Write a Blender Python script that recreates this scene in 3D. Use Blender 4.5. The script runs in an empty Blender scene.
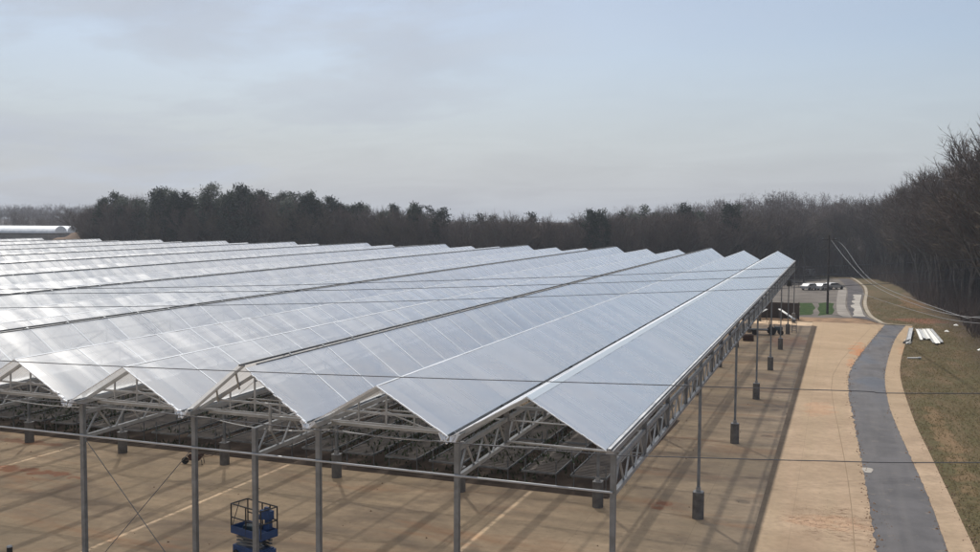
import bpy, math, random
from math import radians as R, sin, cos, pi, sqrt, atan2
from mathutils import Vector, Matrix, noise
random.seed(7)
S = bpy.context.scene
COL = S.collection

# ------------------------------------------------------------------ dimensions (metres)
X0, W, Y0 = -5.515, 4.541, 24.5          # right gutter line, span of one roof, front frame line
G0, RISE = 6.95, 1.30                    # gutter height, ridge above the gutter
ROWS = [24.5, 41.5, 57.1, 72.7, 88.3, 103.9, 119.5, 135.1]
YE = 135.0
NB = 34
def gz(y): return G0 + .0081 * (y - Y0)          # gutter height follows the fall of the site
def zt(y): return -.0057 * (min(y, 300) - Y0)    # ground
def gx(n): return X0 - n * W
QUART = []
for a, b in zip(ROWS, ROWS[1:]): QUART += [a + (b - a) * k / 4 for k in range(4)]
QUART.append(ROWS[-1] - .15)
RAFT = []
for a, b in zip(ROWS, ROWS[1:]): RAFT += [a + (b - a) * k / 8 for k in range(8)]
RAFT.append(YE)

# ------------------------------------------------------------------ helpers
class MB:
    def __init__(s): s.v = []; s.f = []
    def face(s, *p):
        i = len(s.v); s.v += [tuple(q) for q in p]; s.f.append(tuple(range(i, i + len(p))))
    def box(s, c, d, rz=0, rx=0, ry=0):
        m = Matrix.Rotation(rz, 3, 'Z') @ Matrix.Rotation(ry, 3, 'Y') @ Matrix.Rotation(rx, 3, 'X')
        i = len(s.v); c = Vector(c)
        for z in (-1, 1):
            for x, y in ((-1, -1), (1, -1), (1, 1), (-1, 1)):
                s.v.append(tuple(c + m @ Vector((x * d[0] / 2, y * d[1] / 2, z * d[2] / 2))))
        for f in ((3, 2, 1, 0), (4, 5, 6, 7), (0, 1, 5, 4), (1, 2, 6, 5), (2, 3, 7, 6), (3, 0, 4, 7)):
            s.f.append(tuple(i + k for k in f))
    def bar(s, a, b, w, h=None, n=0, w2=None):
        """square bar (n=0) or round tube (n sides) from a to b"""
        a = Vector(a); b = Vector(b); d = b - a
        if d.length < 1e-6: return
        d.normalize(); h = h or w
        up = Vector((0, 0, 1)) if abs(d.z) < .95 else Vector((0, 1, 0))
        sx = d.cross(up).normalized(); sy = sx.cross(d).normalized()
        i = len(s.v)
        if n == 0:
            ring = [(-.5, -.5), (.5, -.5), (.5, .5), (-.5, .5)]; k2 = 1 if w2 is None else w2 / w
        else:
            ring = [(cos(2 * pi * k / n) * .5, sin(2 * pi * k / n) * .5) for k in range(n)]; k2 = 1 if w2 is None else w2 / w
        for p, k in ((a, 1), (b, k2)):
            for x, y in ring: s.v.append(tuple(p + sx * x * w * k + sy * y * h * k))
        m = len(ring)
        for k in range(m): s.f.append((i + k, i + (k + 1) % m, i + m + (k + 1) % m, i + m + k))
        s.f.append(tuple(i + k for k in reversed(range(m)))); s.f.append(tuple(i + m + k for k in range(m)))
    def path(s, pts, w, n=6):
        for a, b in zip(pts, pts[1:]): s.bar(a, b, w, n=n)
    def cyl(s, c, r, h, n=20, r2=None):
        r2 = r if r2 is None else r2; i = len(s.v)
        for z, q in ((0, r), (h, r2)):
            for k in range(n): s.v.append((c[0] + q * cos(2 * pi * k / n), c[1] + q * sin(2 * pi * k / n), c[2] + z))
        for k in range(n): s.f.append((i + k, i + (k + 1) % n, i + n + (k + 1) % n, i + n + k))
        s.f.append(tuple(i + k for k in reversed(range(n)))); s.f.append(tuple(i + n + k for k in range(n)))
    def wheel(s, c, r, w, ax, n=18):
        ax = Vector(ax).normalized(); c = Vector(c); s.bar(c - ax * w / 2, c + ax * w / 2, 2 * r, n=n)
    def build(s, name, mat, parent=None, smooth=False, bevel=0):
        me = bpy.data.meshes.new(name)
        o0 = Vector((0, 0, 0))
        p = parent
        while p is not None: o0 += p.location; p = p.parent
        me.from_pydata([(x - o0.x, y - o0.y, z - o0.z) for x, y, z in s.v], [], s.f)
        me.update()
        o = bpy.data.objects.new(name, me); COL.objects.link(o)
        if mat: me.materials.append(mat)
        if smooth: me.polygons.foreach_set('use_smooth', [True] * len(me.polygons))
        if bevel:
            b = o.modifiers.new('bevel', 'BEVEL'); b.width = bevel; b.segments = 2; b.limit_method = 'ANGLE'
        if parent: o.parent = parent
        return o
def tag(o, label=None, cat=None, group=None, kind=None):
    if label: o['label'] = label
    if cat: o['category'] = cat
    if group: o['group'] = group
    if kind: o['kind'] = kind
    return o
def thing(name, loc, label, cat, group=None):
    o = bpy.data.objects.new(name, None); COL.objects.link(o); o.location = loc; o.empty_display_size = .3
    return tag(o, label, cat, group)
def dup(root, loc, rz=0, label=None, sc=None):
    r = root.copy(); COL.objects.link(r); r.location = loc; r.rotation_euler = (0, 0, rz)
    if sc is not None: r.scale = sc
    if label: r['label'] = label
    for ch in list(root.children):
        c = ch.copy(); COL.objects.link(c); c.parent = r
        for g in list(ch.children):
            d = g.copy(); COL.objects.link(d); d.parent = c
    return r

# ------------------------------------------------------------------ materials
def mat(name, col, rough=.6, metal=0, spec=.5):
    m = bpy.data.materials.new(name); m.use_nodes = True
    b = m.node_tree.nodes['Principled BSDF']
    b.inputs['Base Color'].default_value = (*col, 1); b.inputs['Roughness'].default_value = rough
    b.inputs['Metallic'].default_value = metal; b.inputs['Specular IOR Level'].default_value = spec
    return m
class NT:
    def __init__(s, m): s.t = m.node_tree; s.b = s.t.nodes.get('Principled BSDF'); s.pos = None
    def n(s, typ, **kw):
        o = s.t.nodes.new(typ)
        for k, v in kw.items(): setattr(o, k, v)
        return o
    def l(s, a, b): s.t.links.new(a, b)
    def P(s, scale=(1, 1, 1), rot=0, obj=False):
        mp = s.n('ShaderNodeMapping'); mp.inputs['Scale'].default_value = scale; mp.inputs['Rotation'].default_value = (0, 0, rot)
        if obj: s.l(s.n('ShaderNodeTexCoord').outputs['Object'], mp.inputs[0])
        else: s.l(s.n('ShaderNodeNewGeometry').outputs['Position'], mp.inputs[0])
        return mp.outputs[0]
    def noise(s, vec, sc, det=4, rough=.55, dist=0):
        o = s.n('ShaderNodeTexNoise'); o.inputs['Scale'].default_value = sc; o.inputs['Detail'].default_value = det
        o.inputs['Roughness'].default_value = rough; o.inputs['Distortion'].default_value = dist
        s.l(vec, o.inputs['Vector']); return o.outputs['Fac']
    def ramp(s, fac, stops, interp='LINEAR'):
        o = s.n('ShaderNodeValToRGB'); e = o.color_ramp.elements; o.color_ramp.interpolation = interp
        e[0].position, e[1].position = stops[0][0], stops[-1][0]
        for p, c in stops[1:-1]: e.new(p)
        for el, (p, c) in zip(e, stops): el.color = (c, c, c, 1) if isinstance(c, (int, float)) else (*c, 1)
        s.l(fac, o.inputs[0]); return o.outputs[0]
    def mix(s, fac, a, b, mode='MIX'):
        o = s.n('ShaderNodeMix', data_type='RGBA', blend_type=mode)
        for sock, v in ((o.inputs[0], fac), (o.inputs[6], a), (o.inputs[7], b)):
            if isinstance(v, (int, float)): sock.default_value = v
            elif isinstance(v, tuple): sock.default_value = (*v, 1)
            else: s.l(v, sock)
        return o.outputs[2]
    def math(s, op, a, b=None, clamp=False):
        o = s.n('ShaderNodeMath', operation=op, use_clamp=clamp)
        for k, v in enumerate((a, b)):
            if v is None: continue
            if isinstance(v, (int, float)): o.inputs[k].default_value = v
            else: s.l(v, o.inputs[k])
        return o.outputs[0]
    def sep(s, vec):
        o = s.n('ShaderNodeSeparateXYZ'); s.l(vec, o.inputs[0]); return o.outputs
    def bump(s, h, st=.3, d=.05):
        o = s.n('ShaderNodeBump'); o.inputs['Strength'].default_value = st; o.inputs['Distance'].default_value = d
        s.l(h, o.inputs['Height']); return o.outputs[0]
    def line(s, coord, period, w, off=0):
        """1 inside thin lines repeated every `period`"""
        a = s.math('ADD', coord, off + 1000 * period); a = s.math('MODULO', a, period)
        a = s.math('SUBTRACT', a, period / 2); a = s.math('ABSOLUTE', a); return s.math('LESS_THAN', a, w / 2)
    def spot(s, vec, cx, cy, rx, ry, ns, strength=.5):
        """soft irregular patch round (cx,cy)"""
        x, y, _ = s.sep(vec)
        a = s.math('DIVIDE', s.math('SUBTRACT', x, cx), rx); b = s.math('DIVIDE', s.math('SUBTRACT', y, cy), ry)
        d = s.math('ADD', s.math('MULTIPLY', a, a), s.math('MULTIPLY', b, b))
        d = s.math('ADD', d, s.math('MULTIPLY', s.math('SUBTRACT', ns, .5), 5.0))
        o = s.n('ShaderNodeMapRange'); o.interpolation_type = 'SMOOTHSTEP'
        o.inputs[1].default_value = 1.1; o.inputs[2].default_value = .2; s.l(d, o.inputs[0])
        return s.math('MULTIPLY', o.outputs[0], strength)

def noisy(name, c1, c2, sc=3, rough=.6, metal=0, bump=0, obj=False, rvar=0):
    m = mat(name, c1, rough, metal); t = NT(m); p = t.P(obj=obj)
    f = t.noise(p, sc, 5); t.l(t.mix(t.ramp(f, [(.35, 0), (.65, 1)]), c1, c2), t.b.inputs['Base Color'])
    if bump: t.l(t.bump(t.noise(p, sc * 6, 3), bump, .02), t.b.inputs['Normal'])
    if rvar: t.l(t.ramp(f, [(.3, max(rough - rvar, 0.05)), (.7, min(rough + rvar, 1))]), t.b.inputs['Roughness'])
    return m
M = {}
M['steel'] = noisy('galvanised_steel', (.15, .165, .18), (.24, .255, .27), 2.5, .5, .4, rvar=.1)
M['steel_lt'] = noisy('bright_galvanised_steel', (.26, .275, .285), (.38, .39, .40), 2.5, .5, .35, rvar=.1)
M['steel_dark'] = noisy('weathered_steel', (.12, .125, .13), (.20, .205, .21), 2.5, .6, .35)
M['alu'] = noisy('aluminium', (.36, .37, .38), (.48, .49, .5), 1.5, .5, .4, rvar=.1)
M['gutter'] = noisy('gutter_metal', (.28, .29, .3), (.40, .41, .42), 1.2, .5, .4, rvar=.1)
M['white_pl'] = noisy('white_plastic', (.62, .62, .6), (.78, .78, .76), 2, .4)
M['pier'] = noisy('pier_concrete', (.095, .088, .082), (.16, .15, .14), 3, .85, bump=.4)
M['plate'] = noisy('plate_steel', (.28, .28, .28), (.36, .36, .36), 5, .5, .4)
M['wire'] = mat('cable', (.09, .09, .095), .5)
M['wire_lt'] = mat('cable_pale', (.22, .22, .22), .5, .3)
M['blue'] = noisy('blue_paint', (.012, .045, .14), (.022, .07, .20), 4, .45, rvar=.1)
M['blackp'] = noisy('black_paint', (.012, .012, .014), (.03, .03, .032), 5, .5)
M['rubber'] = mat('rubber', (.02, .02, .02), .85)
M['rust'] = noisy('rusty_red', (.05, .028, .022), (.085, .045, .032), 6, .8)
M['wood'] = noisy('weathered_wood', (.10, .075, .055), (.17, .13, .10), 4, .85)
M['polewood'] = noisy('pole_wood', (.03, .026, .022), (.055, .045, .038), 4, .9)
M['teal'] = noisy('dark_teal_paint', (.02, .045, .06), (.035, .06, .075), 4, .5)
M['glass'] = mat('dark_glass', (.02, .025, .03), .08)
M['carwhite'] = mat('white_car_paint', (.5, .5, .5), .3)
M['lamp'] = mat('lamp_glass', (.5, .5, .5), .1)
M['brownmesh'] = noisy('brown_mesh', (.045, .036, .032), (.07, .055, .048), .8, .9)
M['benchmesh'] = noisy('bench_mesh', (.05, .042, .038), (.12, .10, .085), 1.2, .8)
M['mound'] = noisy('bare_soil', (.12, .085, .06), (.2, .14, .10), .15, .95)

# --- roof film: thin milky double polyethylene
def film(name, seed):
    m = bpy.data.materials.new(name); m.use_nodes = True; t = NT(m); T = m.node_tree
    b = t.b; out = T.nodes['Material Output']
    p = t.P((1, 1, 1)); off = t.n('ShaderNodeVectorMath', operation='ADD'); off.inputs[1].default_value = (seed * 31.7, seed * 17.3, 0); t.l(p, off.inputs[0]); p = off.outputs[0]
    st = t.n('ShaderNodeMapping'); st.inputs['Scale'].default_value = (.22, 1.6, .3); t.l(p, st.inputs[0])
    streak = t.noise(st.outputs[0], .7, 2, .45, .4)
    blot = t.noise(p, .16, 4, .6)
    st2 = t.n('ShaderNodeMapping'); st2.inputs['Scale'].default_value = (.5, 2.2, .5); st2.inputs['Rotation'].default_value = (0, 0, .25); t.l(p, st2.inputs[0])
    crease = t.noise(st2.outputs[0], 1.1, 3, .5, 1.2)
    col = t.mix(t.ramp(streak, [(.3, 0), (.7, 1)]), (.66, .76, .83), (.78, .87, .92))
    col = t.mix(t.ramp(blot, [(.35, .0), (.7, .35)]), col, (.58, .67, .75))
    dif = t.n('ShaderNodeBsdfDiffuse'); t.l(col, dif.inputs[0])
    tl = t.n('ShaderNodeBsdfTranslucent'); tl.inputs[0].default_value = (.95, .95, .95, 1)
    gl = t.n('ShaderNodeBsdfGlossy'); gl.inputs['Roughness'].default_value = .25; gl.inputs[0].default_value = (.95, .95, .95, 1)
    t.l(t.ramp(streak, [(.3, .20), (.7, .34)]), gl.inputs['Roughness'])
    tr = t.n('ShaderNodeBsdfTransparent'); tr.inputs[0].default_value = (.94, .945, .95, 1)
    hb = t.math('ADD', t.math('MULTIPLY', streak, .5), t.math('MULTIPLY', crease, .12))
    bm = t.bump(hb, .18, .05)
    for nd in (dif, tl, gl): t.l(bm, nd.inputs['Normal'])
    a = t.n('ShaderNodeMixShader'); a.inputs[0].default_value = .64; t.l(dif.outputs[0], a.inputs[1]); t.l(tl.outputs[0], a.inputs[2])
    c = t.n('ShaderNodeMixShader'); t.l(t.ramp(blot, [(.3, .29), (.7, .21)]), c.inputs[0]); t.l(a.outputs[0], c.inputs[1]); t.l(tr.outputs[0], c.inputs[2])
    ge = t.n('ShaderNodeNewGeometry'); dt = t.n('ShaderNodeVectorMath', operation='DOT_PRODUCT'); t.l(bm, dt.inputs[0]); t.l(ge.outputs['Incoming'], dt.inputs[1])
    fz = t.math('POWER', t.math('SUBTRACT', 1, t.math('ABSOLUTE', dt.outputs['Value']), True), 4)
    d = t.n('ShaderNodeMixShader'); t.l(t.math('ADD', t.math('MULTIPLY', fz, .7), t.ramp(blot, [(.3, .36), (.7, .26)]), True), d.inputs[0]); t.l(c.outputs[0], d.inputs[1]); t.l(gl.outputs[0], d.inputs[2])
    t.l(d.outputs[0], out.inputs[0]); T.nodes.remove(b)
    return m
FILM = [film('roof_film_%s' % k, i) for i, k in enumerate(('a', 'b', 'c'))]
M['clip'] = noisy('film_clip', (.62, .65, .68), (.78, .80, .82), .8, .45)
M['ridge'] = mat('ridge_strip', (.40, .45, .50), .75, 0, .15)
M['fold'] = mat('film_fold', (.74, .76, .78), .4)

# --- ground materials
def slab_mat():
    m = mat('slab_concrete', (.3, .24, .16), .8); t = NT(m); p = t.P(); x, y, z = t.sep(p)
    big = t.noise(p, .13, 5, .6); fine = t.noise(p, 2.5, 5, .6)
    sw = t.noise(t.P((.12, .75, 1)), 1.0, 5, .6, .4)                    # broom and water streaks across the slab
    c = t.mix(t.ramp(sw, [(.3, 0), (.7, 1)]), (.36, .26, .165), (.64, .475, .315))
    c = t.mix(t.ramp(big, [(.38, 0), (.62, .75)]), c, (.33, .25, .16))
    c = t.mix(t.ramp(fine, [(.35, .25), (.6, 0)]), c, (.2, .15, .10))
    dk = t.noise(t.P((.35, .55, 1)), .35, 4, .6, .8)
    c = t.mix(t.ramp(dk, [(.47, 0), (.64, .62)]), c, (.14, .105, .08))
    rd = t.noise(t.P((.22, .9, 1)), .42, 5, .65, .5)
    c = t.mix(t.ramp(rd, [(.55, 0), (.70, .5)]), c, (.36, .17, .08))
    n2 = t.noise(p, 1.2, 4, .6)
    for cx, cy, rx, ry, s_ in ((-7.6, 42.9, .7, .8, .8), (-39.5, 36.6, 4.5, .55, .8), (-44, 41.5, 3, .5, .6), (-24, 46, 3, 1.2, .4), (-5.0, 112, 2.5, 6, .45), (-10.5, 33, 2, 2, .25)):
        c = t.mix(t.spot(p, cx, cy, rx, ry, n2, s_), c, (.27, .105, .05))
    j = t.math('MAXIMUM', t.line(x, 4.541, .035, 5.515 + 2.27), t.line(y, 5.2, .035))
    c = t.mix(t.math('MULTIPLY', j, .2), c, (.12, .09, .07))
    pt = t.noise(t.P((.2, .2, 1)), 1, 2)
    c = t.mix(t.ramp(t.noise(p, 9, 2, .5), [(.70, 0), (.74, .6)]), c, (.09, .06, .04))
    t.l(c, t.b.inputs['Base Color']); t.l(t.ramp(sw, [(.3, .55), (.7, .85)]), t.b.inputs['Roughness'])
    t.l(t.bump(fine, .25, .01), t.b.inputs['Normal']); return m
def apron_mat():
    m = mat('apron_concrete', (.4, .3, .2), .85); t = NT(m); p = t.P(); x, y, z = t.sep(p)
    big = t.noise(p, .22, 5, .6); fine = t.noise(p, 3, 5, .6)
    lane = t.noise(t.P((1.1, .05, 1)), .8, 3, .5)
    c = t.mix(t.ramp(big, [(.35, 0), (.65, 1)]), (.235, .168, .112), (.35, .26, .18))
    c = t.mix(t.ramp(lane, [(.4, 0), (.65, .5)]), c, (.26, .20, .13))
    c = t.mix(t.ramp(fine, [(.3, .45), (.6, 0)]), c, (.16, .115, .075))
    c = t.mix(t.ramp(t.noise(t.P((.25, .5, 1)), .9, 5, .7, .7), [(.5, 0), (.68, .4)]), c, (.17, .125, .085))
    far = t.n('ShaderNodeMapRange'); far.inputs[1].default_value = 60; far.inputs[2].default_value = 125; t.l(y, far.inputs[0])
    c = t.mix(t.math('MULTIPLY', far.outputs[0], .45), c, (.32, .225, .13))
    n2 = t.noise(p, .9, 5, .65)
    for cx, cy, rx, ry, s_ in ((2.4, 107, 1.0, 7, .75), (1.5, 96, .5, 5, .4), (7.2, 108, 1.0, 6, .3), (-1, 70, 1.2, 3, .22), (0.0, 43, 1.8, 1.2, .2)):
        c = t.mix(t.spot(p, cx, cy, rx, ry, n2, s_), c, (.33, .13, .05))
    # muddy tyre scrapes near the road edge
    scr = t.noise(t.P((1.2, 6, 1), .35), 1.3, 5, .75, 1.8)
    sm = t.math('MULTIPLY', t.ramp(scr, [(.53, 0), (.58, 1)]), t.spot(p, .1, 43.0, 2.3, 2.6, n2, 1.0))
    c = t.mix(sm, c, (.09, .05, .03))
    c = t.mix(t.ramp(t.noise(t.P((1, 1, 1)), 2.2, 5, .8, 1.5), [(.68, 0), (.71, .55)]), c, (.14, .08, .05))
    # drip marks where dirty water ran off towards the asphalt
    dr = t.math('MULTIPLY', t.ramp(t.noise(t.P((.5, 7, 1)), 1.1, 4, .7), [(.5, 0), (.62, 1)]), t.spot(p, 1.35, 44, .55, 6, n2, .6))
    c = t.mix(dr, c, (.16, .11, .07))
    j = t.math('MAXIMUM', t.line(y, 7.8, .04, 2), t.line(x, 50, .03, 25 + 1.6))
    c = t.mix(t.math('MULTIPLY', j, .3), c, (.13, .09, .06))
    t.l(c, t.b.inputs['Base Color']); t.l(t.bump(fine, .25, .01), t.b.inputs['Normal']); return m
def asphalt_mat():
    m = mat('asphalt', (.15, .15, .16), .8); t = NT(m); p = t.P(); x, y, z = t.sep(p)
    c = t.mix(t.ramp(t.noise(p, .5, 5, .6), [(.35, 0), (.65, 1)]), (.055, .053, .056), (.085, .081, .086))
    c = t.mix(t.ramp(t.noise(t.P((1.5, .08, 1)), 1, 3), [(.45, 0), (.62, .4)]), c, (.105, .098, .098))
    wet = t.noise(t.P((.5, .25, 1)), .55, 5, .6, .5)
    rn = t.n('ShaderNodeMapRange'); rn.inputs[1].default_value = 66; rn.inputs[2].default_value = 84; t.l(y, rn.inputs[0])
    w2 = t.math('MULTIPLY', t.ramp(wet, [(.4, 0), (.58, 1)]), rn.outputs[0])
    c = t.mix(t.math('MULTIPLY', w2, .45), c, (.055, .055, .06))
    c = t.mix(t.ramp(t.noise(p, 1.6, 5, .7), [(.60, 0), (.68, .5)]), c, (.16, .135, .11))
    c = t.mix(t.ramp(t.noise(t.P((.8, .3, 1)), .6, 5, .65, .8), [(.52, 0), (.60, .35)]), c, (.045, .044, .048))
    c = t.mix(t.ramp(t.noise(p, 30, 2), [(.4, .2), (.6, 0)]), c, (.07, .07, .075))
    t.l(c, t.b.inputs['Base Color']); t.l(t.math('SUBTRACT', .82, t.math('MULTIPLY', w2, .45)), t.b.inputs['Roughness'])
    t.l(t.bump(t.noise(p, 25, 2), .3, .01), t.b.inputs['Normal']); return m
def terrain_mat():
    m = mat('dry_grass', (.1, .09, .05), .95); t = NT(m); p = t.P(); x, y, z = t.sep(p)
    c = t.mix(t.ramp(t.noise(p, .35, 5, .65), [(.35, 0), (.62, 1)]), (.105, .078, .044), (.085, .076, .038))
    c = t.mix(t.ramp(t.noise(t.P((.5, .12, 1), .15), .9, 5, .65, .6), [(.46, 0), (.64, .75)]), c, (.165, .11, .07))
    c = t.mix(t.ramp(t.noise(p, 4, 4, .7), [(.4, .6), (.62, 0)]), c, (.05, .042, .022))
    n2 = t.noise(p, .35, 5, .65)
    c = t.mix(t.spot(p, 11.5, 146, 4, 5, n2, .8), c, (.17, .075, .05))
    c = t.mix(t.spot(p, 13.0, 180, 3, 18, n2, .6), c, (.20, .11, .06))
    c = t.mix(t.spot(p, 6.5, 62, .7, 16, n2, .35), c, (.24, .15, .09))
    # leaf litter under the woods
    wd = t.n('ShaderNodeMapRange'); wd.inputs[1].default_value = 15; wd.inputs[2].default_value = 19
    t.l(t.math('ADD', x, t.math('MULTIPLY', t.noise(p, .12, 4), 6)), wd.inputs[0])
    lit = t.mix(t.noise(p, .8, 5), (.035, .026, .021), (.065, .046, .038))
    c = t.mix(wd.outputs[0], c, lit)
    fy = t.n('ShaderNodeMapRange'); fy.inputs[1].default_value = 300; fy.inputs[2].default_value = 330; t.l(y, fy.inputs[0])
    c = t.mix(fy.outputs[0], c, lit)
    t.l(c, t.b.inputs['Base Color']); t.l(t.bump(t.noise(p, 6, 4, .7), .7, .08), t.b.inputs['Normal']); return m
M['joint'] = mat('joint_dirt', (.19, .14, .095), .95, 0, .1)
M['slab'] = slab_mat(); M['apron'] = apron_mat(); M['asphalt'] = asphalt_mat(); M['terrain'] = terrain_mat()
M['gravel'] = noisy('gravel_lot', (.085, .075, .068), (.14, .125, .11), .22, .95, bump=.5)
M['palegravel'] = noisy('pale_gravel', (.17, .155, .14), (.25, .23, .21), .4, .95, bump=.5)
M['darkasph'] = noisy('dark_asphalt', (.05, .046, .05), (.085, .078, .08), .4, .85)
M['mud'] = noisy('brown_mud', (.13, .085, .055), (.26, .17, .105), .5, .95, bump=.5)
M['lawn'] = noisy('lawn', (.010, .032, .005), (.04, .06, .018), 1.3, .95, bump=.6)
M['kerb'] = noisy('kerb_concrete', (.22, .19, .15), (.31, .27, .215), .8, .85)
M['patch'] = noisy('pale_concrete', (.24, .22, .20), (.33, .31, .28), .6, .85)
M['cloth'] = noisy('ground_cloth', (.07, .052, .042), (.12, .09, .07), .6, .9)

for k_, v_ in (('slab', .22), ('apron', .22), ('asphalt', .3), ('terrain', .1), ('gravel', .12), ('palegravel', .12), ('darkasph', .12), ('mud', .12), ('lawn', .08), ('kerb', .15), ('patch', .15), ('cloth', .15), ('mound', .1)):
    M[k_].node_tree.nodes['Principled BSDF'].inputs['Specular IOR Level'].default_value = v_

# ------------------------------------------------------------------ terrain sheet
def edge_x(y):                                   # where the woods begin on the right
    pts = [(-200, 22), (60, 16.5), (110, 14.4), (143, 16.1), (160, 15.4), (186, 13.8), (230, 13.7), (268, 7.4), (300, -5), (2000, -5)]
    for (a, xa), (b, xb) in zip(pts, pts[1:]):
        if y <= b: return xa + (xb - xa) * (y - a) / (b - a)
    return pts[-1][1]
def ss(a, b, v):
    k = max(0, min(1, (v - a) / (b - a))); return k * k * (3 - 2 * k)
def th(x, y):
    z = zt(y)
    z += 5.0 * ss(0, 60, x - edge_x(y)) * ss(-40, 30, y)
    z += .35 * ss(0, 6, x - edge_x(y)) * noise.noise(Vector((x * .2, y * .2, 0)))
    k = ss(9.5, 16, x) * ss(20, 60, y) * (1 - ss(120, 140, y))
    z += 6.5 * ss(150, 200, -x - .2 * (y - 180)) * ss(140, 215, y)           # rising ground far left
    z += 12 * ss(260, 420, y) * (.6 + .4 * noise.noise(Vector((x * .004, y * .004, 0)))) * ss(-260, 0, x)
    r = sqrt(x * x + y * y)
    z += 10 * ss(650, 1100, r) * (.5 + .5 * noise.noise(Vector((x * .002, y * .002, 5))))
    return z
def axis(segs):
    o = []
    for a, b, st in segs:
        v = a
        while v < b - 1e-6: o.append(v); v += st
    o.append(segs[-1][1]); return o
xs = axis([(-3000, -900, 300), (-900, -300, 40), (-300, -60, 12), (-60, 8, 8), (8, 40, 1.5), (40, 120, 10), (120, 600, 40), (600, 3000, 300)])
ys = axis([(-600, -60, 60), (-60, 20, 10), (20, 160, 2.5), (160, 460, 9), (460, 1200, 45), (1200, 4200, 300)])
tb = MB(); nx = len(xs)
for y in ys:
    for x in xs: tb.v.append((x, y, th(x, y)))
for j in range(len(ys) - 1):
    for i in range(nx - 1):
        a = j * nx + i; tb.f.append((a, a + 1, a + nx + 1, a + nx))
tag(tb.build('ground', M['terrain'], smooth=True), kind='structure')

def sheet(name, pts, dz, m, thick=0):
    b = MB(); n = len(pts)
    top = [(x, y, zt(y) + dz) for x, y in pts]
    ar = sum(pts[i][0] * pts[(i + 1) % n][1] - pts[(i + 1) % n][0] * pts[i][1] for i in range(n))
    if ar < 0: top.reverse()
    from mathutils.geometry import tessellate_polygon
    b.v = list(top)
    for t in tessellate_polygon([[Vector(v) for v in top]]): b.f.append(tuple(t))
    # skirt down to the ground sheet
    k = len(b.v); b.v += [(x, y, z - dz - .02) for x, y, z in top]
    for i in range(n): b.f.append((i, (i + 1) % n, k + (i + 1) % n, k + i)[::-1])
    o = b.build(name, m); bm = __import__('bmesh').new(); bm.from_mesh(o.data)
    for f in bm.faces:
        if abs(f.normal.z) > .5 and f.normal.z < 0: f.normal_flip()
    bm.to_mesh(o.data); bm.free()
    return tag(o, kind='structure')
def smooth_line(p, k=5):
    o = []
    q = [p[0]] + list(p) + [p[-1]]
    for i in range(1, len(q) - 2):
        a, b, c, d = q[i - 1], q[i], q[i + 1], q[i + 2]
        for s_ in range(k):
            t = s_ / k
            o.append(tuple(.5 * ((2 * b[j]) + (-a[j] + c[j]) * t + (2 * a[j] - 5 * b[j] + 4 * c[j] - d[j]) * t * t + (-a[j] + 3 * b[j] - 3 * c[j] + d[j]) * t ** 3) for j in range(2)))
    o.append(tuple(p[-1])); return o
def rough_line(p, amp, seed):
    o = []
    for a, b in zip(p, p[1:]):
        L = sqrt((b[0] - a[0]) ** 2 + (b[1] - a[1]) ** 2); n = max(1, int(L / .35))
        for i in range(n):
            x = a[0] + (b[0] - a[0]) * i / n; y = a[1] + (b[1] - a[1]) * i / n
            d = amp * (noise.noise(Vector((y * 1.3, seed, 0))) + .5 * noise.noise(Vector((y * 4, seed, 2))))
            o.append((x + d, y))
    o.append(p[-1]); return o
RL = smooth_line([(1.95, -30), (1.9, 10), (1.8, 30), (1.73, 39.9), (1.68, 46), (1.54, 54.2), (1.3, 66), (1.05, 80), (1.5, 93.6), (3.97, 117.5), (6.14, 136.6)])
RR = smooth_line([(4.9, -30), (4.8, 10), (4.6, 30), (4.43, 41), (4.38, 48.5), (4.15, 57), (3.9, 66), (3.8, 76), (4.33, 92), (6.5, 118.6), (8.75, 136.6)])
ST = smooth_line([(6.2, -30), (6.0, 10), (5.7, 30), (5.47, 41.3), (5.38, 49), (5.25, 58), (5.1, 71), (5.57, 92.6), (7.79, 119.2), (9.62, 136.6)])
RLr = rough_line(RL, .16, 1); RRr = rough_line(RR, .05, 8)
sheet('slab', [(-180, -30), (-3.05, -30), (-3.05, 136.2), (-180, 136.2)], .030, M['slab'])
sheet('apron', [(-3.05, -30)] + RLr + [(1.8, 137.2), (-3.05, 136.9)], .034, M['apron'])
sheet('road', RLr + RRr[::-1], .024, M['asphalt'])
sheet('concrete_strip', RRr + ST[::-1], .055, M['apron'])
sheet('ground_cloth', [(-64, 43.1), (-9.9, 42.9), (-9.6, 62.5), (-64, 63)], .038, M['cloth'])
sheet('gravel_lot', [(-180, 136.6), (9, 137), (5.9, 139), (4.4, 150), (4.1, 160), (4.1, 175), (5.1, 200), (5.3, 215), (4.9, 236), (2.4, 276), (-8, 300), (-180, 300)], .010, M['gravel'])
sheet('mud_strip', [(-14, 136.5), (-2.5, 137.2), (1.8, 137.6), (6.0, 137.4), (5.2, 140.5), (3.3, 146), (0, 144.5), (-3, 144.2), (-8, 143), (-14, 143)], .018, M['mud'])
sheet('lawn', [(-6.3, 171.2), (-4.04, 172.3), (-3.2, 161), (-3.5, 156), (-3.3, 151), (-3.6, 148.2), (-4.6, 147.4), (-5.45, 146.2), (-5.2, 151), (-5.7, 157), (-5.6, 163)], .022, M['lawn'])
sheet('lawn', [(-3.0, 172.0), (-1.8, 174.5), (-.44, 173), (-.6, 165), (-.3, 158), (-.6, 150.5), (-1.7, 149), (-2.6, 147.2), (-2.4, 153), (-2.9, 160), (-2.7, 166)], .022, M['lawn'])
sheet('gravel_path', smooth_line([(.3, 215), (.0, 182), (.1, 155), (.9, 147)]) + smooth_line([(2.1, 146), (1.4, 170), (1.9, 213), (1.2, 225)]), .022, M['palegravel'])
dk = smooth_line([(5.6, 137.9), (4.0, 151.8), (3.9, 174), (5.0, 207.8), (4.8, 233.6), (2.0, 277)])
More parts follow.
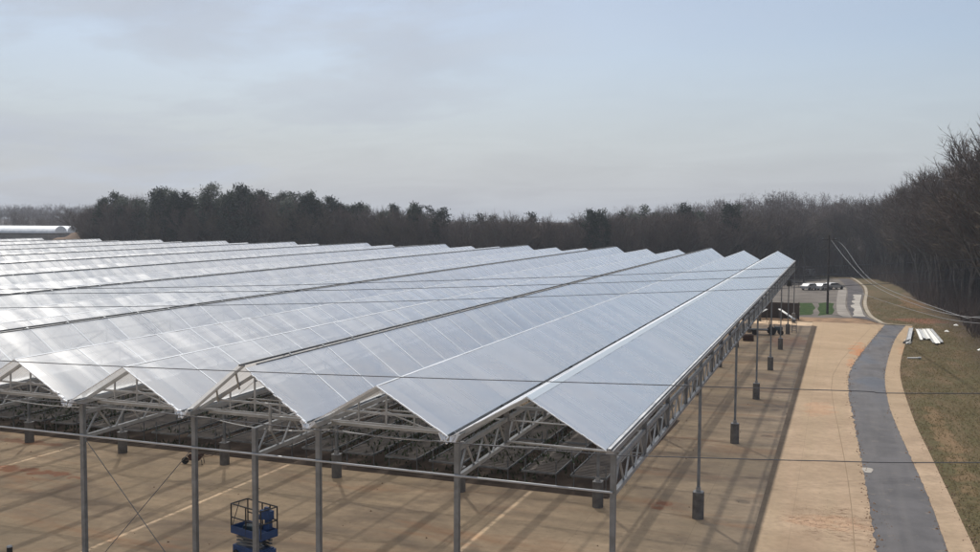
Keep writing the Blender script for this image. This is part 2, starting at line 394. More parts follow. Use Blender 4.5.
sheet('far_road', smooth_line([(2.3, 146.5), (1.7, 170), (2.1, 213), (1.4, 240), (-.8, 277)]) + dk[::-1], .018, M['darkasph'])
jl = [(x - .80 - .5 * ss(45, 85, y), y) for x, y in RL if 20 < y < 131]
for a_, c_ in zip(jl[::3], jl[3::3] + [jl[-1]]):
    if a_ != c_: sheet('concrete_joint', [(a_[0] - .02, a_[1]), (a_[0] + .02, a_[1]), (c_[0] + .02, c_[1]), (c_[0] - .02, c_[1])], .039, M['joint'])
random.seed(3)
jag = []
for i in range(15):
    y = 148.5 + 50 * i / 14; jag.append((2.35 + .5 * (i / 14) + random.uniform(-.35, .55), y))
sheet('concrete_patch', jag + [(4.6, 199), (3.75, 174), (3.85, 152), (4.1, 148.8)], .028, M['patch'])
kl = smooth_line([(9.6, 136.9), (6.2, 137.4), (5.3, 142), (4.4, 152), (4.3, 174), (5.4, 208), (5.2, 234), (2.5, 277), (-2.4, 305), (-9, 312)])
off = []
for i, (x, y) in enumerate(kl):
    a = kl[max(i - 1, 0)]; b = kl[min(i + 1, len(kl) - 1)]; dx, dy = b[0] - a[0], b[1] - a[1]; L = sqrt(dx * dx + dy * dy) or 1
    off.append((x + dy / L * .55, y - dx / L * .55))
sheet('kerb', kl + off[::-1], .11, M['kerb'])
# small pale patch in the asphalt
pp = [(1.78 + .26 * cos(a) * (1 + .2 * sin(3 * a)), 53.3 + .7 * sin(a) * (1 + .2 * cos(2 * a))) for a in [k * pi / 8 for k in range(16)]]
sheet('concrete_patch', pp, .040, M['patch'])

# dry grass and weeds on the bank
random.seed(11); gb = MB()
for i in range(70000):
    y = 26 + 165 * random.random() ** 1.5; e = edge_x(y)
    xl = (ST[min(range(len(ST)), key=lambda k_: abs(ST[k_][1] - y))][0] if y < 136.8 else 5.0 + max(0, 145 - y) * .5) + .12
    x = xl + (e + 4 - xl) * random.random()
    if noise.noise(Vector((x * .5, y * .2, 9))) < random.uniform(-.9, .35): continue
    z = th(x, y); h = random.uniform(.05, .15) * (1 + .6 * (x > e))
    for k in range(2):
        a = random.uniform(0, 6.28); w = random.uniform(.012, .03)
        gb.face((x - w * cos(a), y - w * sin(a), z), (x + w * cos(a), y + w * sin(a), z), (x + random.uniform(-.14, .14), y + random.uniform(-.14, .14), z + h))
M['weeds'] = noisy('weeds', (.20, .155, .085), (.12, .11, .055), .8, .95)
_t = NT(M['weeds']); _tl = _t.n('ShaderNodeBsdfTranslucent'); _tl.inputs[0].default_value = (.18, .14, .07, 1); _m = _t.n('ShaderNodeMixShader'); _m.inputs[0].default_value = .5
_t.l(_t.b.outputs[0], _m.inputs[1]); _t.l(_tl.outputs[0], _m.inputs[2]); _t.l(_m.outputs[0], _t.t.nodes['Material Output'].inputs[0])
tag(gb.build('grass', M['weeds']), kind='stuff')

# clods, stones and leaf litter along the edges of the paving
random.seed(31); cb_ = MB()
def clod(x, y, r):
    z = zt(y) + .03; n = 5; a0 = random.uniform(0, 6.28)
    ring = [(x + r * random.uniform(.7, 1.2) * cos(a0 + k * 2 * pi / n), y + r * random.uniform(.7, 1.2) * sin(a0 + k * 2 * pi / n), z) for k in range(n)]
    for k in range(n): cb_.face(ring[k], ring[(k + 1) % n], (x, y, z + r * .9))
for k in range(1500):
    y = random.uniform(36, 132); q_ = [p for p in (RLr, ST, RRr)][random.choice((0, 0, 1, 1, 1, 2))]
    j = min(range(len(q_)), key=lambda i: abs(q_[i][1] - y))
    clod(q_[j][0] + random.gauss(0, .16), y, random.uniform(.02, .07))
for k in range(300): clod(random.gauss(.2, 1.1), random.gauss(43.5, 1.5), random.uniform(.01, .03))
for k in range(700): clod(random.uniform(-60, -3), random.uniform(25, 130), random.uniform(.015, .06))
M['clod'] = noisy('dirt_clods', (.12, .07, .04), (.22, .14, .09), 2, .95)
tag(cb_.build('dirt_clods', M['clod']), kind='stuff')

# ------------------------------------------------------------------ the greenhouse
GH = thing('greenhouse', (X0, Y0, 0), 'vast open-sided greenhouse with sawtooth roofs of milky film on thin steel posts', 'greenhouse')
def roofp(i, s, y, side):
    """point on roof i; s 0 at the ridge, 1 at the gutter; side +1 right slope, -1 left slope"""
    xr = gx(i + .5)
    return (xr + side * s * W / 2, y, gz(y) + RISE * (1 - s))
VENT = lambda i: i % 3 == 2
def filmp(i, s, y, side):
    if side > 0 and VENT(i): return (gx(i + .5) + .12 + s * (W / 2 - .12), y, gz(y) + (RISE + .25) * (1 - s))
    return roofp(i, s, y, side)
def flap(i, s, y):
    xg = gx(i + 1) + .1; L = sqrt((W / 2) ** 2 + RISE ** 2); h = RISE + .33; w = sqrt(L * L - h * h)
    return (xg + (1 - s) * w, y, gz(y) + .02 + (1 - s) * h)
YF = Y0 - .62
BAT = MB(); STR = MB()
for i in range(NB):
    for side in (1, -1):
        b = MB(); yl = [YF]
        for a, c in zip([YF] + RAFT[1:], RAFT[1:]):
            for k in range(1, 6): yl.append(a + (c - a) * k / 5)
        ns = 5; rr = random.Random(i * 7 + side)
        def pt(s_, y): return flap(i, s_, y) if (side < 0 and VENT(i)) else filmp(i, s_, y, side)
        yk = [YF] + RAFT[1:]
        for y in yl:
            # billow between the rafters
            j = max(k for k in range(len(yk)) if yk[k] <= y + 1e-6); j = min(j, len(yk) - 2)
            u = (y - yk[j]) / (yk[j + 1] - yk[j])
            for q in range(ns + 1):
                s0 = 0
                s_ = s0 + (.965 - s0) * q / ns
                x, yy, z = pt(s_, y)
                bl = sin(pi * u) * sin(pi * min(max((s_ - s0) / (.965 - s0), 0), 1)) * ((.018 if i < 2 else .035) + .02 * noise.noise(Vector((i * 3.1, j * 1.7, side))))
                bl += .012 * noise.noise(Vector((x * 1.5, y * 1.1, i * 5)))
                b.v.append((x + side * bl * .5, yy, z + bl * .87 + .03))
        for a in range(len(yl) - 1):
            for q in range(ns):
                k = a * (ns + 1) + q
                f = (k, k + 1, k + ns + 2, k + ns + 1)
                b.f.append(f if side > 0 else f[::-1])
        b.build('roof_film', FILM[(i + (side > 0)) % 3], GH, smooth=True)
    # clamping strips over the film, one per rafter; the hundred that show largest are parts
    for y in RAFT[1:]:
        for side in (1, -1):
            f = (lambda s_: flap(i, s_, y)) if (side < 0 and VENT(i)) else (lambda s_: filmp(i, s_, y, side))
            p0 = f(.01); p1 = f(.96)
            if i < 2: continue
            own = side > 0 and i in (2, 3, 4, 5, 6) and y < 66
            q = MB() if own else BAT
            q.bar((p0[0], p0[1], p0[2] + .032), (p1[0], p1[1], p1[2] + .032), .05 if i < 7 else .03, .012)
            if own: q.build('batten', M['clip'], GH)
    # ridge
    b = MB(); xr = gx(i + .5)
    if VENT(i):
        p = flap(i, 0, YF); q = flap(i, 0, YE)
        b.bar((p[0], p[1] + .02, p[2] - .01), (q[0], q[1], q[2] - .01), .04, .06); b.build('vent_edge', M['steel_dark'], GH)
        b = MB(); b.bar((xr + .08, Y0, gz(Y0) + RISE + .27), (xr + .08, YE, gz(YE) + RISE + .27), .03, .10); b.build('gap_shade_bar', M['steel_dark'], GH)  # dark bar added to cover the flap underside, standing in for the gap's shade
        for y in RAFT[1:]:
            q = MB() if i == 2 else STR
            q.bar(roofp(i, .02, y, -1), filmp(i, .0, y, 1), .03); q.bar(flap(i, 0, y), filmp(i, 0, y, 1), .09, .03)
            if i == 2: q.build('vent_strut', M['steel'], GH)
    else:
        wd_ = .16 if i == 0 else .035; sl_ = wd_ * RISE / (W / 2)
        for sd in (-1, 1):
            for y0_, y1_ in zip(RAFT, RAFT[1:]):
                y0_ = YF if y0_ == RAFT[0] else y0_
                q_ = [(xr, y0_, gz(y0_) + RISE + .046), (xr + sd * wd_, y0_, gz(y0_) + RISE + .042 - sl_), (xr + sd * wd_, y1_, gz(y1_) + RISE + .042 - sl_), (xr, y1_, gz(y1_) + RISE + .046)]
                b.face(*(q_ if sd > 0 else q_[::-1]))
        b.build('ridge_cap', M['ridge'] if i == 0 else M['clip'], GH)
    # rafters, ridge purlin and ties inside
    b = MB()
    for y in QUART[1:]:
        for side in (1, -1):
            p0 = roofp(i, .0, y, side); p1 = roofp(i, .98, y, side)
            b.bar((p0[0], y, p0[2] - .26), (p1[0], y, p1[2] - .08), .05, .07)
    b.bar((gx(i + .5), Y0, gz(Y0) + RISE - .24), (gx(i + .5), YE, gz(YE) + RISE - .24), .05)
    for y in QUART[1:]:
        e = gz(y)
        b.bar((gx(i + 1) + .1, y, e - .05), (gx(i) - .1, y, e - .05), .07, .1)
        if i < 14:
            b.bar((gx(i + .86), y + .05, e + .36), (gx(i + .14), y + .05, e + .36), .05)
            for k in (.3, .5, .7): b.bar((gx(i + k), y + .05, e), (gx(i + k), y + .05, e + RISE * (1 - abs(k - .5) * 2) - .1), .04)
    b.build('rafter_frame', M['steel'], GH)

tag(STR.build('vent_strut', M['steel'], GH), kind='stuff')
tag(BAT.build('batten', M['clip'], GH), kind='stuff')
# gutters
for n in range(NB + 1):
    b = MB(); x = gx(n); a = (x, Y0 - .45, gz(Y0 - .45)); c = (x, YE + .2, gz(YE + .2))
    for dx, dz, w, h in (((0, -.09, .40, .02), (-.205, -.02, .015, .14), (.205, -.02, .015, .14)) if n else ((0, -.09, .2, .02), (-.105, -.02, .015, .14), (.105, -.02, .015, .14))):
        b.bar((a[0] + dx, a[1], a[2] + dz), (c[0] + dx, c[1], c[2] + dz), w, h)
    if n == 0:                                                        # outer eave: film clamp and lip
        b.bar((x + .02, YF, gz(YF) + .10), (x + .02, YE, gz(YE) + .09), .09, .03)
    b.bar((x, a[1] - .01, a[2] - .03), (x, a[1], a[2] - .03), .4 if n else .2, .11)
    b.build('gutter', M['gutter'], GH)

# gable edge: rafter pair, ties, and the loose white edge of the film at the front of each roof
random.seed(5)
for i in range(12):
    y = Y0 + .02; e = gz(Y0)
    b = MB(); xr = gx(i + .5)
    drop = .05
    for side in (1, -1):
        b.bar((xr, y, e + RISE - drop), (xr + side * (W / 2 - .08), y, e - .02), .06, .10)
    if VENT(i):
        p0 = flap(i, 0, Y0 - .35); p1 = flap(i, .97, Y0 - .35)
        b.bar((p0[0], p0[1], p0[2] - .05), (p1[0], p1[1], p1[2] - .05), .06, .07)
        for k in (.25, .6):
            q = roofp(i, k, y, -1); r_ = flap(i, k - .08, Y0 - .3); b.bar((q[0], y, q[2] - .2), r_, .05)
        b.bar((xr, y, e + RISE - drop), (xr - 1.3, y, e + .42), .05)
        b.bar((xr + .55, y, e + .38), (xr + .55, y, e - .45), .07)
        b.bar((xr, y, e + RISE - drop), (xr + .02, y + 2.1, e + RISE - .1), .06)
    if i > 0:
        b.bar((gx(i + .85), y + .01, e + .38), (gx(i + .15), y + .01, e + .38), .06)
        b.bar((gx(i + .95), y + .01, e + .06), (gx(i + .05), y + .01, e + .06), .05)
        b.bar((gx(i + .97), y + .55, e - .16), (gx(i + .03), y + .55, e - .16), .06, .09)
        for k in (.3, .5, .7): b.bar((gx(i + k), y, e + .06), (gx(i + k), y, e + RISE * (1 - abs(k - .5) * 2) - .1), .045)
        b.bar((gx(i + .5), y, e + .45), (gx(i + .22), y, e + .06), .035); b.bar((gx(i + .5), y, e + .45), (gx(i + .78), y, e + .06), .035)
    b.build('gable_frame', M['steel_lt'], GH)
    b = MB()
    for side in (1, -1):
        N = 22
        if side < 0 and VENT(i): continue
        heavy = (side > 0 and i >= 1)
        for k in range(N):
            s0 = k / N; s1 = (k + 1) / N
            rough = 1 if (VENT(i) or (s0 > .7 and i > 1)) else .25; j0 = .018 * rough * random.uniform(-1, 1); w_ = (.05 if heavy else .035) * random.uniform(1 - .3 * rough, 1 + .4 * rough)
            if side > 0 and s0 > .72 and i > 1: w_ *= 1.5
            p0 = filmp(i, s0, YF, side); p1 = filmp(i, min(s1, .975), YF, side)
            b.bar((p0[0], p0[1] + j0, p0[2] + .02 + j0), (p1[0], p1[1] + j0, p1[2] + .02 + j0), w_, w_ * .6)
            if heavy and i >= 2 and (VENT(i) or s0 > .6) and random.random() < .3:      # loose flap of film hanging below the edge
                b.face((p0[0], p0[1], p0[2]), (p1[0], p1[1], p1[2]), (p1[0] + random.uniform(-.05, .05), p1[1] + .06, p1[2] - random.uniform(.03, .10)), (p0[0], p0[1] + .05, p0[2] - random.uniform(.02, .06)))
    if i > 0:                                       # gathered corner of film at the gutter end
        xg = gx(i)
        for k in range(9):
            a = random.uniform(-.32, .28); b.bar((xg + a, YF + .02, e + .02 + abs(a) * .35), (xg + a * .4 + random.uniform(-.08, .08), YF - .06, e - random.uniform(.02, .16)), random.uniform(.03, .07))
    b.build('film_edge', M['fold'], GH)

# trusses, uprights
TL = [0, 1] + [2.5 + 1.5 * k for k in range(21)]
for n in TL:
    x = gx(n); b = MB(); u_ = MB()
    for a, c in ((Y0, ROWS[-1]),):
        b.bar((x, a, gz(a) - .45), (x, c, gz(c) - .45), .12, .12)
        b.bar((x, a, gz(a) - 1.27), (x, c, gz(c) - 1.27), .12, .12)
    if n < 12:
        for q0, q1 in zip(QUART, QUART[1:]):
            for k in range(3):
                ya = q0 + (q1 - q0) * k / 3; yb = q0 + (q1 - q0) * (k + .5) / 3; yc = q0 + (q1 - q0) * (k + 1) / 3
                b.bar((x, ya + .1, gz(ya) - 1.24), (x, yb, gz(yb) - .5), .05)
                b.bar((x, yb + .02, gz(yb) - .5), (x, yc - .1, gz(yc) - 1.24), .05)
    b.build('truss', M['steel_lt'], GH)
    if n < 5:
        whole = n == int(n)
        for y in QUART[1:]:
            if y in ROWS: continue
            u_ = MB(); u_.bar((x, y, gz(y) - 1.2), (x, y, gz(y) - .085 if whole else gz(y) - .4), .13, .17)
            if n in (0, 1): u_.build('upright', M['steel_dark'], GH)
            else:
                if y == QUART[1]: acc = MB()
                acc.v, acc.f = acc.v + u_.v, acc.f + [tuple(k + len(acc.v) for k in f) for f in u_.f]
        if n not in (0, 1): acc.build('upright', M['steel_dark'], GH)
# posts on concrete piers
def post(n, y, top):
    x = gx(n); g = zt(y); b = MB(); h = 1.22
    b.bar((x, y, g + h - .01), (x, y, top), .145 if y == Y0 else .125)
    p = b.build('post', M['steel'], GH)
    c = MB(); c.cyl((x, y, g - .1), .255, h + .1, 22); c.build('pier', M['pier'], p, smooth=False, bevel=.015)
    c = MB(); c.box((x, y, g + h + .012), (.42, .42, .024)); c.box((x, y, g + h + .12), (.19, .19, .19)); c.build('base_plate', M['plate'], p)
for n in TL:
    if n > 13.1: break
    for y in ROWS:
        post(n, y, gz(y) - (.09 if n == int(n) else .40))
for n in (2, 3, 5, 6): post(n, Y0, gz(Y0) - .085)
# front tie rail, conduits and wire braces
b = MB(); a = gx(14)
b.bar((X0, Y0 - .1, G0 - 1.2), (a, Y0 - .1, G0 - 1.2), .065, n=8); b.build('tie_rail', M['alu'], GH)
b = MB()
b.bar((gx(1), QUART[1], G0 - 1.16), (gx(0) - .05, Y0 + .1, G0 - .14), .075, n=8)
b.bar((gx(1), Y0 + .05, G0 - .3), (gx(0), QUART[1] + .05, G0 - 1.15), .03, n=6)
for i in range(1, 11):
    sg = .10 * (i % 3); N = 10
    pts = [(gx(i + k / N), Y0 + .8, G0 - .42 - sg * 4 * (k / N) * (1 - k / N)) for k in range(N + 1)]
    b.path(pts, .035, 5)
for y in (QUART[1], QUART[2], QUART[3], ROWS[1], QUART[5]):
    b.bar((X0, y + .07, gz(y) - .5), (gx(12), y + .07, gz(y) - .5), .05, n=6)
b.build('conduit', M['alu'], GH)
for (n0, n1) in ((4, 3),):
    for (a_, c_) in (((gx(n0) + .1, G0 - 1.3), (gx(n1), .9)), ((gx(n1) - .1, G0 - 1.3), (gx(n0), .9))):
        b = MB(); b.bar((a_[0], Y0 - .04, a_[1]), (c_[0], Y0 - .04, c_[1]), .028, n=6); b.build('brace_cable', M['steel_dark'], GH)
# end braces at the far corner
b = MB()
b.bar((X0, YE, gz(YE) - .2), (gx(14), YE, gz(YE) - .2), .1); b.build('tie_rail', M['steel'], GH)

# circulation fans hung under the gutters
def fan(loc):
    t = thing('circulation_fan', (0, 0, 0), 'x', 'fan', 'fans hung inside the right eave of the greenhouse')
    b = MB(); b.wheel((0, 0, -.55), .33, .3, (0, 1, 0), 16); b.build('housing', M['blackp'], t)
    b = MB(); b.bar((-.2, 0, -.3), (-.2, 0, 0), .03); b.bar((.2, 0, -.3), (.2, 0, 0), .03); b.build('hanger', M['steel_dark'], t)
    b = MB(); b.wheel((0, -.16, -.55), .28, .03, (0, 1, 0), 12); b.build('guard', M['steel'], t)
    t.location = loc; return t
F0 = None
for k, (y, lb) in enumerate(((33.2, 'black round fan nearest the front right corner of the greenhouse, hung under the eave'),
                             (48.2, 'black round fan hung under the eave between the first and second free-standing piers'),
                             (63.3, 'black round fan hung under the eave, third back from the front corner'),
                             (80, 'black round fan hung under the eave, fourth back from the front corner'))):
    if F0 is None: F0 = fan((X0 - .75, y, gz(y) - .15)); F0['label'] = lb
    else: dup(F0, (X0 - .75, y, gz(y) - .15), 0, lb)

# ------------------------------------------------------------------ dark growing benches inside
def bench():
    t = thing('growing_bench', (0, 0, 0), 'dark mesh-topped growing bench in the shaded rows behind the first greenhouse piers', 'bench', 'growing benches in rows inside the greenhouse')
    b = MB()
    for k in range(24): b.box((0, -3.1 + k * .27, .80), (1.72, .17, .02))
    b.build('bench_top', M['benchmesh'], t)
    b = MB()
    for s_ in (-1, 1): b.box((s_ * .88, 0, .81), (.05, 6.4, .09))
    for s_ in (-1, 1): b.box((0, s_ * 3.2, .81), (1.8, .05, .09))
    b.build('frame', M['steel_dark'], t)
    for x in (-.8, .8):
        for y in (-2.9, 0, 2.9):
            b = MB(); b.bar((x, y, 0), (x, y, 1.35), .045); b.build('leg', M['steel_dark'], t)
    return t
B0 = bench(); first = True
for c in range(21):
    for r in range(3):
        x = -11.0 - c * 2.5; y = 46.6 + r * 6.75
        loc = (x, y, zt(y) + .04)
        if first: B0.location = loc; first = False
        else: dup(B0, loc)
random.seed(21)
pl = MB()
for k in range(15000):
    x = random.uniform(-62, -12); y = random.uniform(43.6, 62)
    if noise.noise(Vector((x * .12, y * .2, 4))) < .02 and not (-26 < x < -14 and random.random() < .6): continue
    z = zt(y) + random.choice((.86, .1)) ; h = random.uniform(.08, .3); a = random.uniform(0, 6.28); w = .07
    pl.face((x - w * cos(a), y - w * sin(a), z), (x + w * cos(a), y + w * sin(a), z), (x + random.uniform(-.15, .15), y + random.uniform(-.15, .15), z + h))
M['seedling'] = noisy('seedlings', (.03, .055, .018), (.06, .06, .03), .5, .8)
tag(pl.build('seedlings', M['seedling']), kind='stuff')

# ------------------------------------------------------------------ blue scissor lift
t = thing('scissor_lift', (0, 0, 0), 'blue scissor lift with railed platform parked under the front edge of the greenhouse', 'scissor lift')
b = MB(); b.box((0, 0, .34), (1.7, .72, .32)); b.box((.6, 0, .53), (.4, .6, .06)); b.build('chassis', M['blue'], t, bevel=.02)
for x in (-.62, .62):
    for s_ in (-1, 1):
        b = MB(); b.wheel((x, s_ * .37, .17), .17, .11, (0, 1, 0)); w = b.build('wheel', M['rubber'], t, bevel=.015)
        b = MB(); b.wheel((x, s_ * .43, .17), .08, .02, (0, 1, 0)); b.build('rim', M['blue'], w)
b = MB()
for s_ in (-1, 1):
    for k in range(3):
        z0 = .55 + k * .13; b.bar((-.7, s_ * .26, z0), (.7, s_ * .26, z0 + .13), .05, .07); b.bar((.7, s_ * .2, z0), (-.7, s_ * .2, z0 + .13), .05, .07)
b.build('scissor_arms', M['steel_dark'], t)
b = MB(); b.box((0, 0, 1.0), (1.76, .84, .08)); 
for s_ in (-1, 1): b.box((0, s_ * .41, 1.12), (1.76, .025, .26)); b.box((s_ * .87, 0, 1.12), (.025, .8, .26))
b.build('platform', M['blue'], t, bevel=.01)
b = MB(); r_ = .055
cs = [(-.86, -.40), (.86, -.40), (.86, .40), (-.86, .40)]
for z in (1.58, 2.1):
    for k in range(4):
        p, q = cs[k], cs[(k + 1) % 4]
        if z < 2 and k == 3: continue
        b.bar((*p, z), (*q, z), r_, n=8)
for p in cs + [(0, -.4), (0, .4), (.45, .4)]: b.bar((*p, 1.05), (*p, 2.1), r_, n=8)
b.bar((-.86, -.40, 1.1), (-.86, .0, 2.1), .03, n=6)
b.build('guard_rail', M['blackp'], t)
b = MB(); b.box((.5, .2, 1.78), (.5, .3, .34)); b.box((.62, .1, 2.02), (.18, .12, .2)); b.box((.5, .28, 1.45), (.24, .2, .5)); b.box((.3, .12, 1.66), (.2, .2, .16))
b.build('control_box', M['blue'], t, bevel=.02)
b = MB(); b.box((-.35, .1, 1.14), (.5, .3, .18), .3); b.build('tool_box', M['teal'], t, bevel=.02)
t.location = (-20.72, 30.0, zt(30) + .032); t.rotation_euler = (0, 0, R(-16)); 

# wheelbarrow and bollard on the slab
t = thing('wheelbarrow', (0, 0, 0), 'small rusty wheelbarrow on the slab, seen just behind a front post', 'wheelbarrow')
b = MB()
tr = [(-.35, -.28), (.45, -.22), (.45, .22), (-.35, .28)]
lo = [(x * .6 + .05, y * .6, .22) for x, y in tr]; up = [(x, y, .5) for x, y in tr]
for k in range(4): b.face(lo[k], lo[(k + 1) % 4], up[(k + 1) % 4], up[k])
b.face(*lo[::-1]); b.build('tray', M['rust'], t)
for s_ in (-1, 1):
    b = MB(); b.bar((.6, s_ * .07, .2), (-.95, s_ * .28, .55), .04); b.build('handle', M['wood'], t)
    b = MB(); b.bar((-.3, s_ * .2, .3), (-.35, s_ * .2, 0), .03); b.build('leg', M['blackp'], t)
b = MB(); b.wheel((.62, 0, .19), .19, .08, (0, 1, 0), 16); b.build('wheel', M['rubber'], t)
t.location = (-31.9, 41.0, zt(41) + .03); t.rotation_euler = (0, 0, R(200))
t = thing('bollard', (-28.4, 25.7, zt(25.7) + .03), 'short black bollard with a pale cap, on the slab in front of the greenhouse', 'bollard')
b = MB(); b.cyl((-28.4, 25.7, .02), .1, .88, 16); b.build('shaft', M['blackp'], t)
b = MB(); b.cyl((-28.4, 25.7, .9), .11, .05, 16, .08); b.build('cap', M['alu'], t)

# ------------------------------------------------------------------ things at the far end
zf = zt(138)
t = thing('windbreak_fence', (-8.6, 139, zf), 'dark brown mesh windbreak screen on posts at the far right corner of the greenhouse', 'screen')
b = MB(); b.box((-9.4, 139, zf + 1.25), (9.0, .06, 2.3), R(3))
for k in range(10): b.box((-13.7 + k * .95, 138.76 + k * .05, zf + 1.25), (.04, .05, 2.34), R(3))
b.build('mesh_panel', M['brownmesh'], t)
for k in range(5):
    b = MB(); b.bar((-13.8 + k * 2.2, 138.9 + k * .115, zf), (-13.8 + k * 2.2, 138.9 + k * .115, zf + 2.5), .1); b.build('post', M['polewood'], t)
t = thing('step_ladder', (0, 0, 0), 'tall grey step ladder standing under the far right corner of the roof', 'ladder')
for s_, y0, nm in ((1, -.45, 'front_frame'), (-1, .45, 'back_frame')):
    b = MB()
    for x in (-.27, .27): b.bar((x, y0, 0), (x * .75, 0, 2.1), .06)
    for k in range(1, 7 if s_ > 0 else 3):
        u = k / 7 if s_ > 0 else k / 3; b.bar((-.27 * (1 - .25 * u), y0 * (1 - u), 2.1 * u), (.27 * (1 - .25 * u), y0 * (1 - u), 2.1 * u), .05)
    b.build(nm, M['steel_dark'], t)
b = MB(); b.box((0, 0, 2.12), (.5, .3, .05)); b.build('top_cap', M['blackp'], t)
t.location = (-4.85, 121.5, zt(121.5) + .03)
def pallet_pile(loc, n, label, rz):
    t = thing('pallet_stack', (0, 0, 0), label, 'pallets')
    for k in range(n):
        b = MB(); z = k * .145
        for y in (-.5, 0, .5): b.box((0, y, z + .05), (1.2, .1, .09))
        for j in range(7): b.box((-.52 + j * .173, 0, z + .105), (.11, 1.05, .02), random.uniform(-.01, .01))
        b.build('pallet', M['rust'], t)
    t.location = loc; t.rotation_euler = (0, 0, rz)
pallet_pile((-9.4, 110.6, zt(110) + .03), 5, 'low stack of dark red-brown pallets nearest the camera under the right eave', .1)
pallet_pile((-10.9, 113.5, zt(113) + .03), 7, 'taller stack of dark pallets just left of the flatbed trailer', -.2)
t = thing('flatbed_trailer', (0, 0, 0), 'low dark flatbed trailer coupled to a small teal tractor under the far roof', 'trailer')
b = MB(); b.box((0, 0, .62), (2.6, 1.4, .12)); b.bar((1.3, 0, .58), (2.1, 0, .5), .08); b.build('deck', M['blackp'], t)
for s_ in (-1, 1):
    b = MB(); b.wheel((-.3, s_ * .78, .3), .3, .2, (0, 1, 0)); b.build('wheel', M['rubber'], t)
t.location = (-9.0, 117.5, zt(117) + .03); t.rotation_euler = (0, 0, .12)
t = thing('garden_tractor', (0, 0, 0), 'small dark teal tractor without cab parked under the far right of the roof', 'tractor')
b = MB(); b.box((.35, 0, .75), (.95, .5, .45)); b.box((-.35, 0, .55), (.9, .6, .2)); b.build('body', M['teal'], t, bevel=.05)
for x, r_, w_ in ((-.45, .48, .26), (.62, .3, .18)):
    for s_ in (-1, 1): b = MB(); b.wheel((x, s_ * .45, r_), r_, w_, (0, 1, 0)); b.build('wheel', M['rubber'], t)
b = MB(); b.box((-.4, 0, .85), (.45, .45, .1)); b.box((-.62, 0, 1.05), (.08, .45, .4)); b.build('seat', M['blackp'], t)
b = MB(); b.bar((-.05, 0, .9), (-.15, 0, 1.2), .04); b.wheel((-.16, 0, 1.22), .18, .03, (-.3, 0, 1)); b.build('steering_wheel', M['blackp'], t)
b = MB()
for s_ in (-1, 1): b.bar((-.7, s_ * .3, .7), (-.7, s_ * .3, 1.7), .05)
b.bar((-.7, -.3, 1.7), (-.7, .3, 1.7), .05); b.build('roll_bar', M['blackp'], t)
t.location = (-6.9, 118.2, zt(118) + .03); t.rotation_euler = (0, 0, .2)
for (p0, p1, m_, lb) in (((-7.3, 133.0, zf + 2.0), (-5.2, 130.2, zf + .95), 'white_pl', 'long white board leaning down to the right under the far corner of the roof'),
                         ((-8.9, 133.5, zf + 1.9), (-11.2, 130, zf + .7), 'steel_dark', 'long dark board leaning down to the left under the far corner of the roof')):
    t = thing('leaning_board', (p0[0], p0[1], zf), lb, 'board')
    b = MB(); b.bar(p0, p1, .42, .05); b.build('board', M[m_], t)
    for p in (p0, p1): b = MB(); b.bar((p[0], p[1], zf), (p[0], p[1], p[2] - .03), .06); b.build('trestle', M['steel_dark'], t)
t = thing('floodlight', (-5.6, 119.2, 5.9), 'black floodlight box fixed high on a post near the far right corner of the greenhouse', 'floodlight')
b = MB(); b.box((-5.45, 119.2, 5.75), (.55, .35, .75)); b.build('housing', M['blackp'], t, bevel=.03)
b = MB(); b.box((-5.45, 119.01, 5.75), (.42, .02, .5)); b.build('lens', M['glass'], t)
b = MB(); b.bar((-5.5, 119.3, 6.1), (-5.5, 119.45, 6.4), .05); b.build('bracket', M['steel_dark'], t)

# material dumped by the strip and on the bank
random.seed(9)
def channel(p0, p1, m_, label, w=.28):
    t = thing('roof_channel', p0, label, 'metal channel', 'loose white metal channels dumped on the bank')
    b = MB(); d = (Vector(p1) - Vector(p0)).normalized(); sx = d.cross(Vector((0, 0, 1))).normalized()
    b.bar(p0, p1, w, .03)
    for s_ in (-1, 1): b.bar(Vector(p0) + sx * s_ * w / 2 + Vector((0, 0, .05)), Vector(p1) + sx * s_ * w / 2 + Vector((0, 0, .05)), .03, .09)
    b.build('channel', M[m_], t)
for k in range(8):
    xa = 9.75 + k * .23; xb = 9.35 + k * .26 + random.uniform(-.15, .15); ya = 131.8 + random.uniform(-.8, .8); yb = (120.0 if k < 4 else 116.0) + random.uniform(-1.2, 1.2)
    lb = ('outermost left channel of the white pile on the bank', 'second channel from the left in the white pile on the bank', 'third channel from the left in the white pile on the bank', 'fourth channel from the left in the white pile on the bank',
          'fourth channel from the right in the white pile on the bank', 'third channel from the right in the white pile on the bank', 'second channel from the right in the white pile on the bank', 'rightmost long white channel of the pile on the bank')[k]
    channel((xa, ya, th(xa, ya) + .12 + .1 * (k % 2)), (xb, yb, th(xb, yb) + .12 + .1 * (k % 2)), 'alu' if k % 3 == 1 else 'white_pl', lb)
channel((9.0, 130.5, th(9, 130) + .35), (7.75, 116, th(7.7, 116) + .3), 'alu', 'grey channel lying alone along the end of the concrete strip', .45)
t = thing('tarp_bundle', (7.6, 115.6, th(7.6, 115)), 'black and white crumpled bundle at the foot of the channel by the strip', 'bundle')
b = MB()
for k in range(7):
    a = k * .9; b.bar((7.5 + .3 * cos(a), 115.4 + .8 * sin(a), th(7.5, 115) + .05), (7.7 + .35 * cos(a + 1), 115.8 + .6 * sin(a + 1), th(7.5, 115) + .1 + .12 * (k % 3)), .22, .18, n=7, w2=.12)
b.build('wrap', M['white_pl'], t)
b = MB(); b.bar((7.2, 114.8, th(7.2, 114.8) + .15), (8.0, 116.8, th(7.9, 116.8) + .3), .18, .2); b.build('black_roll', M['blackp'], t)
t = thing('pipe_offcut', (6.8, 101.8, th(6.8, 101.8)), 'short white pipe lying on the grass right of the concrete strip', 'pipe')
